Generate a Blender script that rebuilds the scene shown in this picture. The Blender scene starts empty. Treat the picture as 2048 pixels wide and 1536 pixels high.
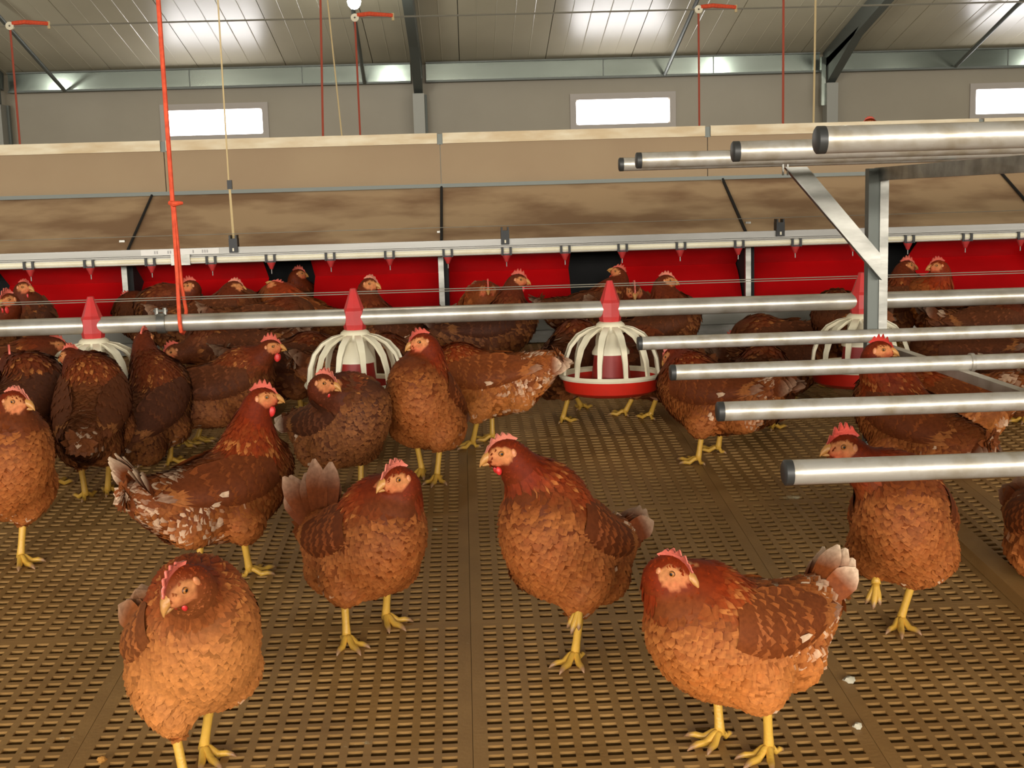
import bpy, math, random
import numpy as np
from mathutils import Vector, Matrix

random.seed(4)
RNG = np.random.default_rng(11)
S = bpy.context.scene
COL = S.collection
R = math.radians

# ------------------------------------------------------------------ camera
W, H, FPX = 2048, 1536, 2500.0
CAM = Vector((0.0, 0.0, 0.982))
YAW, PITCH, ROLL = R(1.93), R(8.3), 0.029
_f = Vector((math.sin(YAW) * math.cos(PITCH), math.cos(YAW) * math.cos(PITCH), -math.sin(PITCH)))
_r0 = Vector((math.cos(YAW), -math.sin(YAW), 0))
_u0 = _r0.cross(_f)
_r = _r0 * math.cos(ROLL) - _u0 * math.sin(ROLL)
_u = _r0 * math.sin(ROLL) + _u0 * math.cos(ROLL)
cd = bpy.data.cameras.new('camera')
cam = bpy.data.objects.new('camera', cd)
COL.objects.link(cam)
cd.sensor_fit = 'HORIZONTAL'
cd.sensor_width = 36.0
cd.lens = FPX / W * 36.0
cd.clip_start = 0.05
cam.matrix_world = Matrix(((_r.x, _u.x, -_f.x, CAM.x), (_r.y, _u.y, -_f.y, CAM.y), (_r.z, _u.z, -_f.z, CAM.z), (0, 0, 0, 1)))
S.camera = cam

# ------------------------------------------------------------------ world, exposure, large lights
wd = bpy.data.worlds.new('world'); S.world = wd; wd.use_nodes = True
wd.node_tree.nodes['Background'].inputs[0].default_value = (1.0, 0.95, 0.87, 1)
wd.node_tree.nodes['Background'].inputs[1].default_value = 0.9
vs = S.view_settings
vs.view_transform = 'Standard'; vs.look = 'None'; vs.gamma = 1.0; vs.use_curve_mapping = False
vs.exposure = 0.0

def area(name, loc, rot, sx, sy, power, color):
    d = bpy.data.lights.new(name, 'AREA'); d.shape = 'RECTANGLE'; d.size = sx; d.size_y = sy
    d.energy = power; d.color = color
    o = bpy.data.objects.new(name, d); COL.objects.link(o); o.location = loc; o.rotation_euler = rot
    return o
# daylight entering through the long row of windows in the wall behind the camera
NEAR_Y, FAR_Y, EAVE = -7.0, 15.0, 2.62
SIDEWIN = [-9.6, -6.4, -3.2, 0.0, 3.2, 6.4, 9.6]
for i, x in enumerate(SIDEWIN):
    area('window_daylight', (x, NEAR_Y + 0.12, 1.75), (R(90), 0, 0), 2.4, 0.8, 250, (1.0, 0.94, 0.84))

# ------------------------------------------------------------------ pixel <-> place helpers
def ray(px, py):
    return (_f + _r * ((px - W / 2) / FPX) + _u * ((H / 2 - py) / FPX))
def at(px, py, Y):
    d = ray(px, py)
    return CAM + d * ((Y - CAM.y) / d.y)
SL1, SL2, YK = 0.0963, 0.042, 3.41
def slat_z(y):
    return SL1 * y if y < YK else SL1 * YK + SL2 * (y - YK)
def ground(px, py):
    d = ray(px, py)
    t = CAM.z / (SL1 * d.y - d.z)
    if d.y * t > YK:
        t = (CAM.z - SL1 * YK + SL2 * YK) / (SL2 * d.y - d.z)
    return CAM + d * t

# ------------------------------------------------------------------ materials
def lin(c):
    return tuple(((v / 255) / 12.92 if v / 255 <= 0.04045 else ((v / 255 + 0.055) / 1.055) ** 2.4) for v in c)
MATS = {}
def mat(name, c, rough=0.6, metal=0.0, c2=None, scale=8.0, amt=0.5, bump=0.0, bscale=60.0, stretch=None, emit=None, estr=0.0, spec=0.5, detail=4.0, trans=0.0, lo=0.35, hi=0.65):
    m = bpy.data.materials.new(name); m.use_nodes = True
    nt = m.node_tree; b = nt.nodes['Principled BSDF']
    b.inputs['Base Color'].default_value = (*lin(c), 1)
    b.inputs['Roughness'].default_value = rough
    b.inputs['Metallic'].default_value = metal
    b.inputs['Specular IOR Level'].default_value = spec
    if trans: b.inputs['Transmission Weight'].default_value = trans
    tc = nt.nodes.new('ShaderNodeTexCoord'); mp = nt.nodes.new('ShaderNodeMapping')
    nt.links.new(tc.outputs['Object'], mp.inputs[0])
    if stretch: mp.inputs['Scale'].default_value = stretch
    if c2 is not None:
        n = nt.nodes.new('ShaderNodeTexNoise'); n.inputs['Scale'].default_value = scale; n.inputs['Detail'].default_value = detail
        nt.links.new(mp.outputs[0], n.inputs['Vector'])
        rp = nt.nodes.new('ShaderNodeValToRGB')
        rp.color_ramp.elements[0].position = lo; rp.color_ramp.elements[1].position = hi
        rp.color_ramp.elements[0].color = (*lin(c), 1); rp.color_ramp.elements[1].color = (*lin(c2), 1)
        nt.links.new(n.outputs['Fac'], rp.inputs[0]); nt.links.new(rp.outputs[0], b.inputs['Base Color'])
    if bump:
        n2 = nt.nodes.new('ShaderNodeTexNoise'); n2.inputs['Scale'].default_value = bscale; n2.inputs['Detail'].default_value = 3
        nt.links.new(mp.outputs[0], n2.inputs['Vector'])
        bp = nt.nodes.new('ShaderNodeBump'); bp.inputs['Strength'].default_value = bump; bp.inputs['Distance'].default_value = 0.01
        nt.links.new(n2.outputs['Fac'], bp.inputs['Height']); nt.links.new(bp.outputs[0], b.inputs['Normal'])
    if emit is not None:
        b.inputs['Emission Color'].default_value = (*lin(emit), 1); b.inputs['Emission Strength'].default_value = estr
    MATS[name] = m
    return m

mat('galvanised', (158, 156, 148), 0.36, 0.8, (122, 121, 114), 22, bump=0.05, bscale=40, stretch=(0.3, 1, 1))
mat('galv_pipe', (196, 190, 178), 0.34, 0.6, (165, 155, 138), 14, bump=0.04, bscale=50, lo=0.4, hi=0.7)
mat('perch_pipe', (206, 200, 188), 0.36, 0.55, (172, 158, 132), 26, bump=0.06, bscale=60, lo=0.45, hi=0.75)
mat('black_plastic', (28, 28, 27), 0.5)
mat('black_cap', (52, 52, 50), 0.45)
mat('red_plastic', (196, 46, 44), 0.42, 0, (172, 56, 54), 12, lo=0.4, hi=0.7)
mat('red_pan', (205, 34, 16), 0.40, 0, (165, 40, 24), 7, lo=0.45, hi=0.7)
mat('red_dark', (150, 34, 26), 0.5)
mat('white_plastic', (232, 224, 196), 0.38, 0, (214, 202, 168), 9, lo=0.45, hi=0.75)
mat('red_curtain', (184, 14, 18), 0.24, 0, (166, 13, 16), 4, spec=0.5)
mat('alu_profile', (138, 136, 131), 0.4, 0.75, (124, 122, 116), 8, stretch=(0.15, 3, 3))
mat('nest_roof', (172, 144, 110), 0.6, 0, (132, 102, 74), 2.6, bump=0.05, bscale=30, stretch=(1.0, 2.0, 2.0), detail=9, lo=0.44, hi=0.62)
mat('nest_board', (146, 122, 88), 0.6, 0, (140, 115, 82), 2.5)
mat('cap_rail', (176, 164, 138), 0.45, 0.3, (158, 138, 104), 6, stretch=(1, 4, 4))
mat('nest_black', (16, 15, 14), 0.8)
mat('nest_ledge', (150, 148, 138), 0.5, 0.3)
mat('slat', (158, 120, 68), 0.5, 0, (140, 104, 56), 6, bump=0.08, bscale=120, detail=8, lo=0.38, hi=0.68)
mat('pit', (52, 34, 16), 0.9, 0, (30, 20, 10), 14)
mat('wall_panel', (152, 142, 122), 0.5, 0, (146, 136, 116), 1.2)
mat('ceiling_panel', (206, 196, 170), 0.32, 0, (198, 188, 162), 1.0, spec=0.7)
mat('beam_metal', (132, 138, 128), 0.16, 0.75, (118, 124, 114), 2, stretch=(0.4, 3, 3))
mat('steel_grey', (98, 102, 96), 0.5, 0.4)
mat('column_paint', (140, 138, 128), 0.5, 0.2)
mat('window_frame', (170, 160, 150), 0.5)
mat('daylight', (255, 255, 255), 0.5, emit=(255, 252, 255), estr=5.0)
mat('bulb_glow', (255, 255, 255), 0.3, emit=(240, 255, 250), estr=18.0)
mat('rope_orange', (232, 88, 48), 0.7, 0, (206, 70, 36), 60)
mat('rope_red', (168, 74, 52), 0.8)
mat('cord_beige', (206, 182, 134), 0.8)
mat('wire', (170, 165, 150), 0.4, 0.6)
mat('sticker', (226, 222, 214), 0.5)
mat('sticker_print', (168, 164, 160), 0.5)
mat('concrete', (110, 96, 76), 0.9)
mat('dropping', (196, 188, 164), 0.8)
mat('crumb', (176, 122, 52), 0.8)

# grime and droppings on the slats
def slat_marks():
    nt = MATS['slat'].node_tree; b = nt.nodes['Principled BSDF']
    src = b.inputs['Base Color'].links[0].from_socket
    g = nt.nodes.new('ShaderNodeNewGeometry')
    n = nt.nodes.new('ShaderNodeTexNoise'); n.inputs['Scale'].default_value = 9; n.inputs['Detail'].default_value = 9; n.inputs['Roughness'].default_value = 0.75
    nt.links.new(g.outputs['Position'], n.inputs['Vector'])
    r = nt.nodes.new('ShaderNodeValToRGB'); r.color_ramp.elements[0].position = 0.655; r.color_ramp.elements[1].position = 0.72
    nt.links.new(n.outputs['Fac'], r.inputs[0])
    mx = nt.nodes.new('ShaderNodeMix'); mx.data_type = 'RGBA'
    nt.links.new(r.outputs[0], mx.inputs['Factor']); nt.links.new(src, mx.inputs['A'])
    mx.inputs['B'].default_value = (*lin((196, 182, 146)), 1)
    n2 = nt.nodes.new('ShaderNodeTexNoise'); n2.inputs['Scale'].default_value = 2.3; n2.inputs['Detail'].default_value = 5
    nt.links.new(g.outputs['Position'], n2.inputs['Vector'])
    r2 = nt.nodes.new('ShaderNodeValToRGB'); r2.color_ramp.elements[0].position = 0.4; r2.color_ramp.elements[1].position = 0.66
    r2.color_ramp.elements[0].color = (1, 1, 1, 1); r2.color_ramp.elements[1].color = (0.86, 0.83, 0.78, 1)
    nt.links.new(n2.outputs['Fac'], r2.inputs[0])
    mu = nt.nodes.new('ShaderNodeMix'); mu.data_type = 'RGBA'; mu.blend_type = 'MULTIPLY'; mu.inputs['Factor'].default_value = 1
    nt.links.new(mx.outputs['Result'], mu.inputs['A']); nt.links.new(r2.outputs[0], mu.inputs['B'])
    nt.links.new(mu.outputs['Result'], b.inputs['Base Color'])
slat_marks()

# ------------------------------------------------------------------ mesh helpers
class MB:
    def __init__(self): self.v = []; self.f = []
    def add(self, v, f):
        o = len(self.v); self.v += [tuple(p) for p in v]; self.f += [tuple(i + o for i in q) for q in f]
    def box(self, a, b, M=None):
        (x0, y0, z0), (x1, y1, z1) = a, b
        v = [Vector((x, y, z)) for x in (x0, x1) for y in (y0, y1) for z in (z0, z1)]
        if M is not None: v = [M @ p for p in v]
        self.add(v, [(0, 1, 3, 2), (4, 6, 7, 5), (0, 4, 5, 1), (2, 3, 7, 6), (0, 2, 6, 4), (1, 5, 7, 3)])
        return self
    def bar(self, p0, p1, w, h, up=(0, 0, 1)):
        p0, p1 = Vector(p0), Vector(p1); t = (p1 - p0).normalized(); s = t.cross(Vector(up)).normalized(); u = s.cross(t)
        v = [p + s * (a * w / 2) + u * (b * h / 2) for p in (p0, p1) for a, b in ((-1, -1), (1, -1), (1, 1), (-1, 1))]
        self.add(v, [(0, 1, 2, 3), (7, 6, 5, 4), (0, 4, 5, 1), (1, 5, 6, 2), (2, 6, 7, 3), (3, 7, 4, 0)])
        return self
    def tube(self, pts, rad, n=10, cap=True):
        pts = [Vector(p) for p in pts]; k = len(pts)
        rad = rad if isinstance(rad, (list, tuple)) else [rad] * k
        up = None; base = len(self.v)
        for i, p in enumerate(pts):
            t = (pts[min(i + 1, k - 1)] - pts[max(i - 1, 0)]).normalized()
            if up is None:
                up = Vector((0, 0, 1)) if abs(t.z) < 0.9 else Vector((1, 0, 0))
            s = t.cross(up).normalized(); up = s.cross(t).normalized()
            for j in range(n):
                a = 2 * math.pi * j / n
                self.v.append(tuple(p + (s * math.cos(a) + up * math.sin(a)) * rad[i]))
        for i in range(k - 1):
            for j in range(n):
                a, b = base + i * n + j, base + i * n + (j + 1) % n
                self.f.append((a, b, b + n, a + n))
        if cap:
            self.f.append(tuple(base + j for j in range(n))[::-1]); self.f.append(tuple(base + (k - 1) * n + j for j in range(n)))
        return self
    def lathe(self, prof, n=32, c=(0, 0, 0), closed=False):
        base = len(self.v); k = len(prof)
        for (r, z) in prof:
            for j in range(n):
                a = 2 * math.pi * j / n
                self.v.append((c[0] + r * math.cos(a), c[1] + r * math.sin(a), c[2] + z))
        for i in range(k if closed else k - 1):
            for j in range(n):
                i2 = (i + 1) % k
                self.f.append((base + i * n + j, base + i * n + (j + 1) % n, base + i2 * n + (j + 1) % n, base + i2 * n + j))
        return self
    def prism(self, poly, y0, y1):
        n = len(poly)
        self.add([(x, y0, z) for x, z in poly] + [(x, y1, z) for x, z in poly],
                 [tuple(range(n)), tuple(range(2 * n - 1, n - 1, -1))] + [(i, i + n, (i + 1) % n + n, (i + 1) % n) for i in range(n)])
        return self
    def mesh(self, name, m=None, smooth=False):
        me = bpy.data.meshes.new(name); me.from_pydata(self.v, [], self.f); me.update()
        if m: me.materials.append(MATS[m] if isinstance(m, str) else m)
        if smooth:
            me.polygons.foreach_set('use_smooth', [True] * len(me.polygons))
            try: me.set_sharp_from_angle(angle=R(40))
            except Exception: pass
        return me
    def build(self, name, m, parent=None, smooth=False):
        return link(name, self.mesh(name, m, smooth), parent)
def link(name, me, parent=None):
    o = bpy.data.objects.new(name, me); COL.objects.link(o)
    if parent is not None: o.parent = parent
    return o
def empty(name, loc=(0, 0, 0), rz=0.0):
    o = bpy.data.objects.new(name, None); COL.objects.link(o); o.location = loc; o.rotation_euler = (0, 0, rz); o.empty_display_size = 0.05
    return o
def tag(o, label=None, cat=None, group=None, kind=None):
    if label: o['label'] = label
    if cat: o['category'] = cat
    if group: o['group'] = group
    if kind: o['kind'] = kind
    return o
def copy_tree(o, parent=None):
    c = o.copy(); COL.objects.link(c)
    if parent is not None: c.parent = parent
    for ch in o.children: copy_tree(ch, c)
    return c

# ------------------------------------------------------------------ the setting
def structure():
    m = MB(); m.box((-22, NEAR_Y - 0.3, -0.55), (24, FAR_Y + 0.3, -0.5)); tag(m.build('floor', 'concrete'), kind='structure')
    # far wall with window openings
    wins = []
    for cx, cy in ((430, 248), (1246, 229), (2042, 210)):
        p = at(cx, cy, FAR_Y); wins.append((p.x, p.z))
    dx = (wins[1][0] - wins[0][0])
    allw = [wins[0][0] - 2 * dx, wins[0][0] - dx] + [w[0] for w in wins] + [wins[2][0] + dx]
    zc = sum(w[1] for w in wins) / 3 + .035; hw, hh = 0.555, 0.145
    wall = MB()
    wall.box((-22, FAR_Y, -0.5), (24, FAR_Y + 0.12, zc - hh)); wall.box((-22, FAR_Y, zc + hh), (24, FAR_Y + 0.12, EAVE + 0.05))
    xs = [-22] + sum([[x - hw, x + hw] for x in allw], []) + [24]
    for i in range(0, len(xs), 2): wall.box((xs[i], FAR_Y, zc - hh), (xs[i + 1], FAR_Y + 0.12, zc + hh))
    tag(wall.build('wall_back', 'wall_panel'), kind='structure')
    for i, x in enumerate(allw):
        f = MB(); t = 0.07
        f.box((x - hw - t, FAR_Y - 0.02, zc - hh - t), (x - hw, FAR_Y - 0.001, zc + hh + t)); f.box((x + hw, FAR_Y - 0.02, zc - hh - t), (x + hw + t, FAR_Y - 0.001, zc + hh + t))
        f.box((x - hw, FAR_Y - 0.02, zc + hh), (x + hw, FAR_Y - 0.001, zc + hh + t)); f.box((x - hw, FAR_Y - 0.02, zc - hh - t), (x + hw, FAR_Y - 0.001, zc - hh))
        o = tag(f.build('window_%d' % (i + 1), 'window_frame'), kind='structure')
        # rounded bright pane
        r = 0.04; poly = []
        for (sx, sz, a0) in ((1, 1, 0), (-1, 1, 90), (-1, -1, 180), (1, -1, 270)):
            for k in range(5):
                a = R(a0 + k * 22.5); poly.append((x + sx * (hw - r) + r * math.cos(a), zc + sz * (hh - r) + r * math.sin(a)))
        g = MB(); g.prism(poly, FAR_Y + 0.004, FAR_Y + 0.012); g.build('pane', 'daylight', o)
        area('window_daylight', (x, FAR_Y - 0.06, zc), (R(-90), 0, 0), 1.1, 0.28, 9, (1.0, 0.98, 0.98))
    # wall behind the camera, windows let in daylight
    nw = MB(); z0, z1 = 1.3, 2.2
    nw.box((-22, NEAR_Y - 0.12, -0.5), (24, NEAR_Y, z0)); nw.box((-22, NEAR_Y - 0.12, z1), (24, NEAR_Y, EAVE + 0.3))
    xs = [-22] + sum([[x - 1.25, x + 1.25] for x in SIDEWIN], []) + [24]
    for i in range(0, len(xs), 2): nw.box((xs[i], NEAR_Y - 0.12, z0), (xs[i + 1], NEAR_Y, z1))
    tag(nw.build('wall_front', 'wall_panel'), kind='structure')
    for i, x in enumerate(SIDEWIN):
        g = MB(); g.box((x - 1.25, NEAR_Y - 0.06, z0), (x + 1.25, NEAR_Y - 0.05, z1)); tag(g.build('window_%d' % (i + 7), 'daylight'), kind='structure')
    # roof: ridge in the middle, panels laid up the slope
    T = math.tan(R(12.2)); ym = (NEAR_Y + FAR_Y) / 2
    ztop = EAVE - 0.03
    c = MB()
    c.add([(-22, FAR_Y, ztop + .05), (24, FAR_Y, ztop + .05), (24, ym, ztop + .05 + T * (FAR_Y - ym)), (-22, ym, ztop + .05 + T * (FAR_Y - ym)), (-22, NEAR_Y, ztop + .05), (24, NEAR_Y, ztop + .05)],
          [(0, 1, 2, 3), (3, 2, 5, 4)])
    ceil = tag(c.build('ceiling', 'steel_grey'), kind='structure')
    px = -9.0; w = 1.0; k = 0; L = (FAR_Y - ym) / math.cos(R(12.2))
    pm = MB()
    # one roof sheet: flat pan with fine ribs
    prof = [(0.004, 0.0)]
    for i in range(1, 5): prof += [(i * 0.2 - 0.006, 0), (i * 0.2, 0.003), (i * 0.2 + 0.006, 0)]
    prof += [(w - 0.004, 0)]
    n = len(prof)
    pm.add([(x, 0, -z) for x, z in prof] + [(x, -L, -z) for x, z in prof] + [(prof[0][0], 0, .03), (prof[-1][0], 0, .03), (prof[0][0], -L, .03), (prof[-1][0], -L, .03)],
           [(i, i + 1, i + 1 + n, i + n) for i in range(n - 1)] + [(0, n, 2 * n + 2, 2 * n), (n - 1, 2 * n + 1, 2 * n + 3, 2 * n - 1)])
    me = pm.mesh('panel', 'ceiling_panel')
    for k in range(24):
        o = link('panel', me, ceil); o.location = (-11 + k * w, FAR_Y, ztop); o.rotation_euler = (R(-12.2), 0, 0)
    return ztop, T
ZTOP, ROOFT = structure()
def roof_z(y): return ZTOP + ROOFT * (FAR_Y - y)

def frames():
    # eave beam in lengths between the columns, columns with rafters
    cols = [at(12, 200, FAR_Y - .2).x, at(839, 230, FAR_Y - .2).x, at(1658, 220, FAR_Y - .2).x]
    d = cols[2] - cols[1]; cols = [cols[1] - d, cols[1], cols[2], cols[2] + d]
    zb0, zb1 = at(500, 168, FAR_Y - .1).z, at(500, 138, FAR_Y - .1).z
    zb0 = (at(500, 172, FAR_Y - .1).z + at(1500, 143, FAR_Y - .1).z) / 2; zb1 = zb0 + 0.19
    side = ['left of the two near columns', 'between the two columns in view', 'right of the braced column']
    for i in range(3):
        m = MB(); m.box((cols[i] + .09, FAR_Y - .10, zb0), (cols[i + 1] - .09, FAR_Y - .08, zb1)); 
        o = m.build('eave_beam', 'beam_metal'); tag(o, 'shiny galvanised eave beam along the back wall, ' + ['left of the plain column', 'between the two columns', 'right of the braced column'][i], 'beam', 'eave beams', None)
        f = MB(); f.box((cols[i] + .09, FAR_Y - .14, zb0 - .022), (cols[i + 1] - .09, FAR_Y - .0, zb0)); f.build('flange', 'steel_grey', o)
        f = MB(); f.box((cols[i] + .09, FAR_Y - .14, zb1), (cols[i + 1] - .09, FAR_Y - .0, zb1 + .015)); f.build('flange', 'steel_grey', o)
        for k in (0.45, 0.72):
            x = cols[i] + (cols[i + 1] - cols[i]) * k
            f = MB(); f.box((x - .006, FAR_Y - .104, zb0), (x + .006, FAR_Y - .1, zb1)); f.build('joint', 'steel_grey', o)
    names = ['steel column with rafter at the far left edge', 'plain steel column and rafter between the left and middle windows', 'steel column with bolted haunch brace beside the right window', 'steel column with rafter beyond the right window']
    for i, x in enumerate(cols):
        e = empty('steel_column', (x, FAR_Y - .25, -0.5)); tag(e, names[i], 'column', 'portal frames')
        y = FAR_Y - .25; zc = at(839, 188, y).z
        m = MB(); m.box((-.065, -.09, 0), (.065, .09, zc + .5)); m.build('post', 'column_paint', e)
        m = MB(); m.box((-.025, .092, 0), (.09, .15, zc + .5)); m.build('side_channel', 'steel_grey', e)
        m = MB(); p0 = Vector((0, .1, zc + .46 + .0)); zr = roof_z(y + .1) + .5 - .12
        m.bar((0, .12, zr + .0), (0, -7.5, zr + ROOFT * 7.62), .1, .2); m.build('rafter', 'steel_grey', e)
        m = MB(); m.prism([(0, zc + .5), (-.0, zr + .02), (-1.2, zr + .02 + ROOFT * 1.2 - .06)], -.05, .05)
        me = m.mesh('haunch', 'steel_grey')
        for v in me.vertices: v.co = Vector((v.co.y, v.co.x, v.co.z))
        link('haunch', me, e)
        if i == 2:
            m = MB(); m.bar((-.09, .0, zc + .25), (-.09, -.0, zc + .80), .05, .07, (0, 1, 0)); m.build('bolted_plate', 'beam_metal', e)
    # thin bracing rods under the roof
    rods = [((128, 180), (-40, -10), 'thin steel rod sloping up to the roof at the far left'),
            ((729, 165), (700, -20), 'thin steel rod sloping to the roof beside the lit beam'),
            ((1330, 148), (1400, -12), 'thin steel rod sloping to the roof near the middle window'),
            ((1912, 132), (2070, -25), 'thin steel rod sloping to the roof at the far right')]
    for (a, b, lab) in rods:
        p = at(*a, FAR_Y - .16)
        d = ray(*b); z = None
        t = (ZTOP + ROOFT * FAR_Y - .05 - CAM.z) / (d.z + ROOFT * d.y); q = CAM + d * t
        m = MB(); m.tube([p, q], .022, 8); tag(m.build('bracing_rod', 'steel_grey', None, True), lab, 'rod', 'bracing rods')
frames()

def lamps():
    # bulbs hanging in rows under the roof
    p = at(708, 2, 11.9); q = at(1688, -22, 11.9); dx = q.x - p.x
    labs = {0: 'bright round bulb hanging above the wire, left of the plain column', 1: 'bright round bulb hanging at the top edge beside the braced column'}
    n = 0
    for (Y, x0, z) in ((11.9, p.x, p.z), (4.3, p.x + 0.6, 3.3), (-1.6, p.x, 3.3)):
        for k in range(-2, 4):
            e = None
            if Y > 9 and k in labs:
                e = empty('ceiling_lamp', (x0 + k * dx, Y, z))
                tag(e, labs[k], 'lamp', 'hanging bulbs')
                m = MB(); m.lathe([(0.002, -.075), (.03, -.068), (.055, -.04), (.064, -.005), (.055, .035), (.03, .065), (.02, .075)], 20); m.build('bulb', 'bulb_glow', e, True)
                m = MB(); m.lathe([(.021, .072), (.026, .08), (.026, .13), (.006, .14)], 14); m.build('socket', 'black_plastic', e, True)
                m = MB(); m.tube([(0, 0, .138), (0, 0, roof_z(Y) - z - .03 if Y > 4 else roof_z(8 - Y) - z - .03)], .006, 6); m.build('cord', 'black_plastic', e)
            d = bpy.data.lights.new('bulb_light', 'POINT'); d.energy = 30 if Y > 9 else 18; d.shadow_soft_size = .10; d.color = (0.97, 1.0, 0.93) if Y > 9 else (1.0, .95, .84)
            lo = bpy.data.objects.new('bulb_light', d); COL.objects.link(lo); lo.location = (x0 + k * dx, Y, z - .19)
lamps()

# ------------------------------------------------------------------ slatted floor
def slats():
    pit = MB(); pit.box((-4, 0.2, -.30), (5, 5.6, -.25)); 
    deck = tag(pit.build('floor_pit', 'pit'), kind='structure')
    g = ground(944, 1400); g2 = ground(560, 1262)
    X0, Y0 = g.x, g2.y
    Wp = 0.60
    def panel(length):
        nx, ny = 16, max(2, round(length / 0.0261) - 1)
        bx, by = .0165, .008
        def cuts(tot, b, n, frac):
            p = (tot - 2 * b - .0008) / n; c = [.0004]; 
            for i in range(n):
                a = .0004 + b + i * p + p * (1 - frac) / 2; c += [a, a + p * frac]
            return c + [tot - .0004]
        xs = cuts(Wp, bx, nx, .66); ys = cuts(length, by, ny, .60)
        m = MB(); idx = {}
        ch = .0018
        for j, y in enumerate(ys):
            for i, x in enumerate(xs):
                m.v.append((x, y, 0))
        n = len(xs)
        hole = lambda i, j: i % 2 == 1 and j % 2 == 1 and i < n - 1 and j < len(ys) - 1
        for j in range(len(ys) - 1):
            for i in range(n - 1):
                a = j * n + i; q = (a, a + 1, a + 1 + n, a + n)
                if hole(i, j):
                    b = len(m.v); x0, x1, y0, y1 = xs[i], xs[i + 1], ys[j], ys[j + 1]; t = -.0022
                    m.v += [(x0 + t, y0 + t, -.024), (x1 - t, y0 + t, -.024), (x1 - t, y1 - t, -.024), (x0 + t, y1 - t, -.024)]
                    for k in range(4): m.f.append((q[(k + 1) % 4], q[k], b + k, b + (k + 1) % 4))
                else: m.f.append(q)
        # outer skirt
        b = len(m.v); m.v += [(.002, .002, -.03), (Wp - .002, .002, -.03), (Wp - .002, length - .002, -.03), (.002, length - .002, -.03)]
        c = [0, n - 1, n * len(ys) - 1, n * (len(ys) - 1)]
        for k in range(4): m.f.append((c[k], c[(k + 1) % 4], b + (k + 1) % 4, b + k))
        return m.mesh('slat_panel', 'slat')
    me = panel(0.60)
    th1, th2 = math.atan(SL1), math.atan(SL2)
    cs = math.cos(th1)
    y = Y0
    while y > 0.9: y -= 0.6 * cs
    ys = []
    while y < YK - .3: ys.append(y); y += 0.6 * cs
    yk = y
    global YK_REAL
    for yy in ys:
        for k in range(-3, 5):
            o = link('slat_panel', me, deck); o.location = (X0 + k * Wp, yy, SL1 * yy); o.rotation_euler = (th1, 0, 0)
    for r in range(3):
        for k in range(-4, 6):
            yy = yk + r * .6 * math.cos(th2)
            o = link('slat_panel', me, deck); o.location = (X0 + k * Wp, yy, SL1 * yk + SL2 * (yy - yk)); o.rotation_euler = (th2, 0, 0)
    # bearer under each long seam
    for k in range(-3, 6):
        m = MB(); x = X0 + k * Wp
        m.bar((x, .9, SL1 * .9 - .05), (x, yk, SL1 * yk - .05), .03, .03); m.build('bearer', 'slat', deck)
    # scattered feed crumbs and dried droppings
    for i, (px, py) in enumerate(((204, 1522), (1352, 1340), (1716, 1455), (1700, 1362))):
        p = ground(px, py); m = MB()
        n = 9; r = .007 + .003 * (i % 2)
        m.lathe([(.0005, .008), (r * .6, .007), (r, .003), (r * 1.05, 0)], n)
        for q in range(len(m.v)):
            v = m.v[q]; s = 1 + .3 * math.sin(q * 2.3); m.v[q] = (v[0] * s, v[1] * s, v[2])
        o = m.build('feed_crumb' if i == 0 else 'dropping', 'crumb' if i == 0 else 'dropping', None, True); o.location = p
        tag(o, ['yellow feed crumb on the slats at the bottom left edge', 'pale dried dropping on the slats left of the crouched front hen', 'pale dried dropping low on the seam right of the crouched front hen', 'pale dried dropping high on the seam right of the crouched front hen'][i], 'crumb' if i == 0 else 'dropping')
slats()

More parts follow.
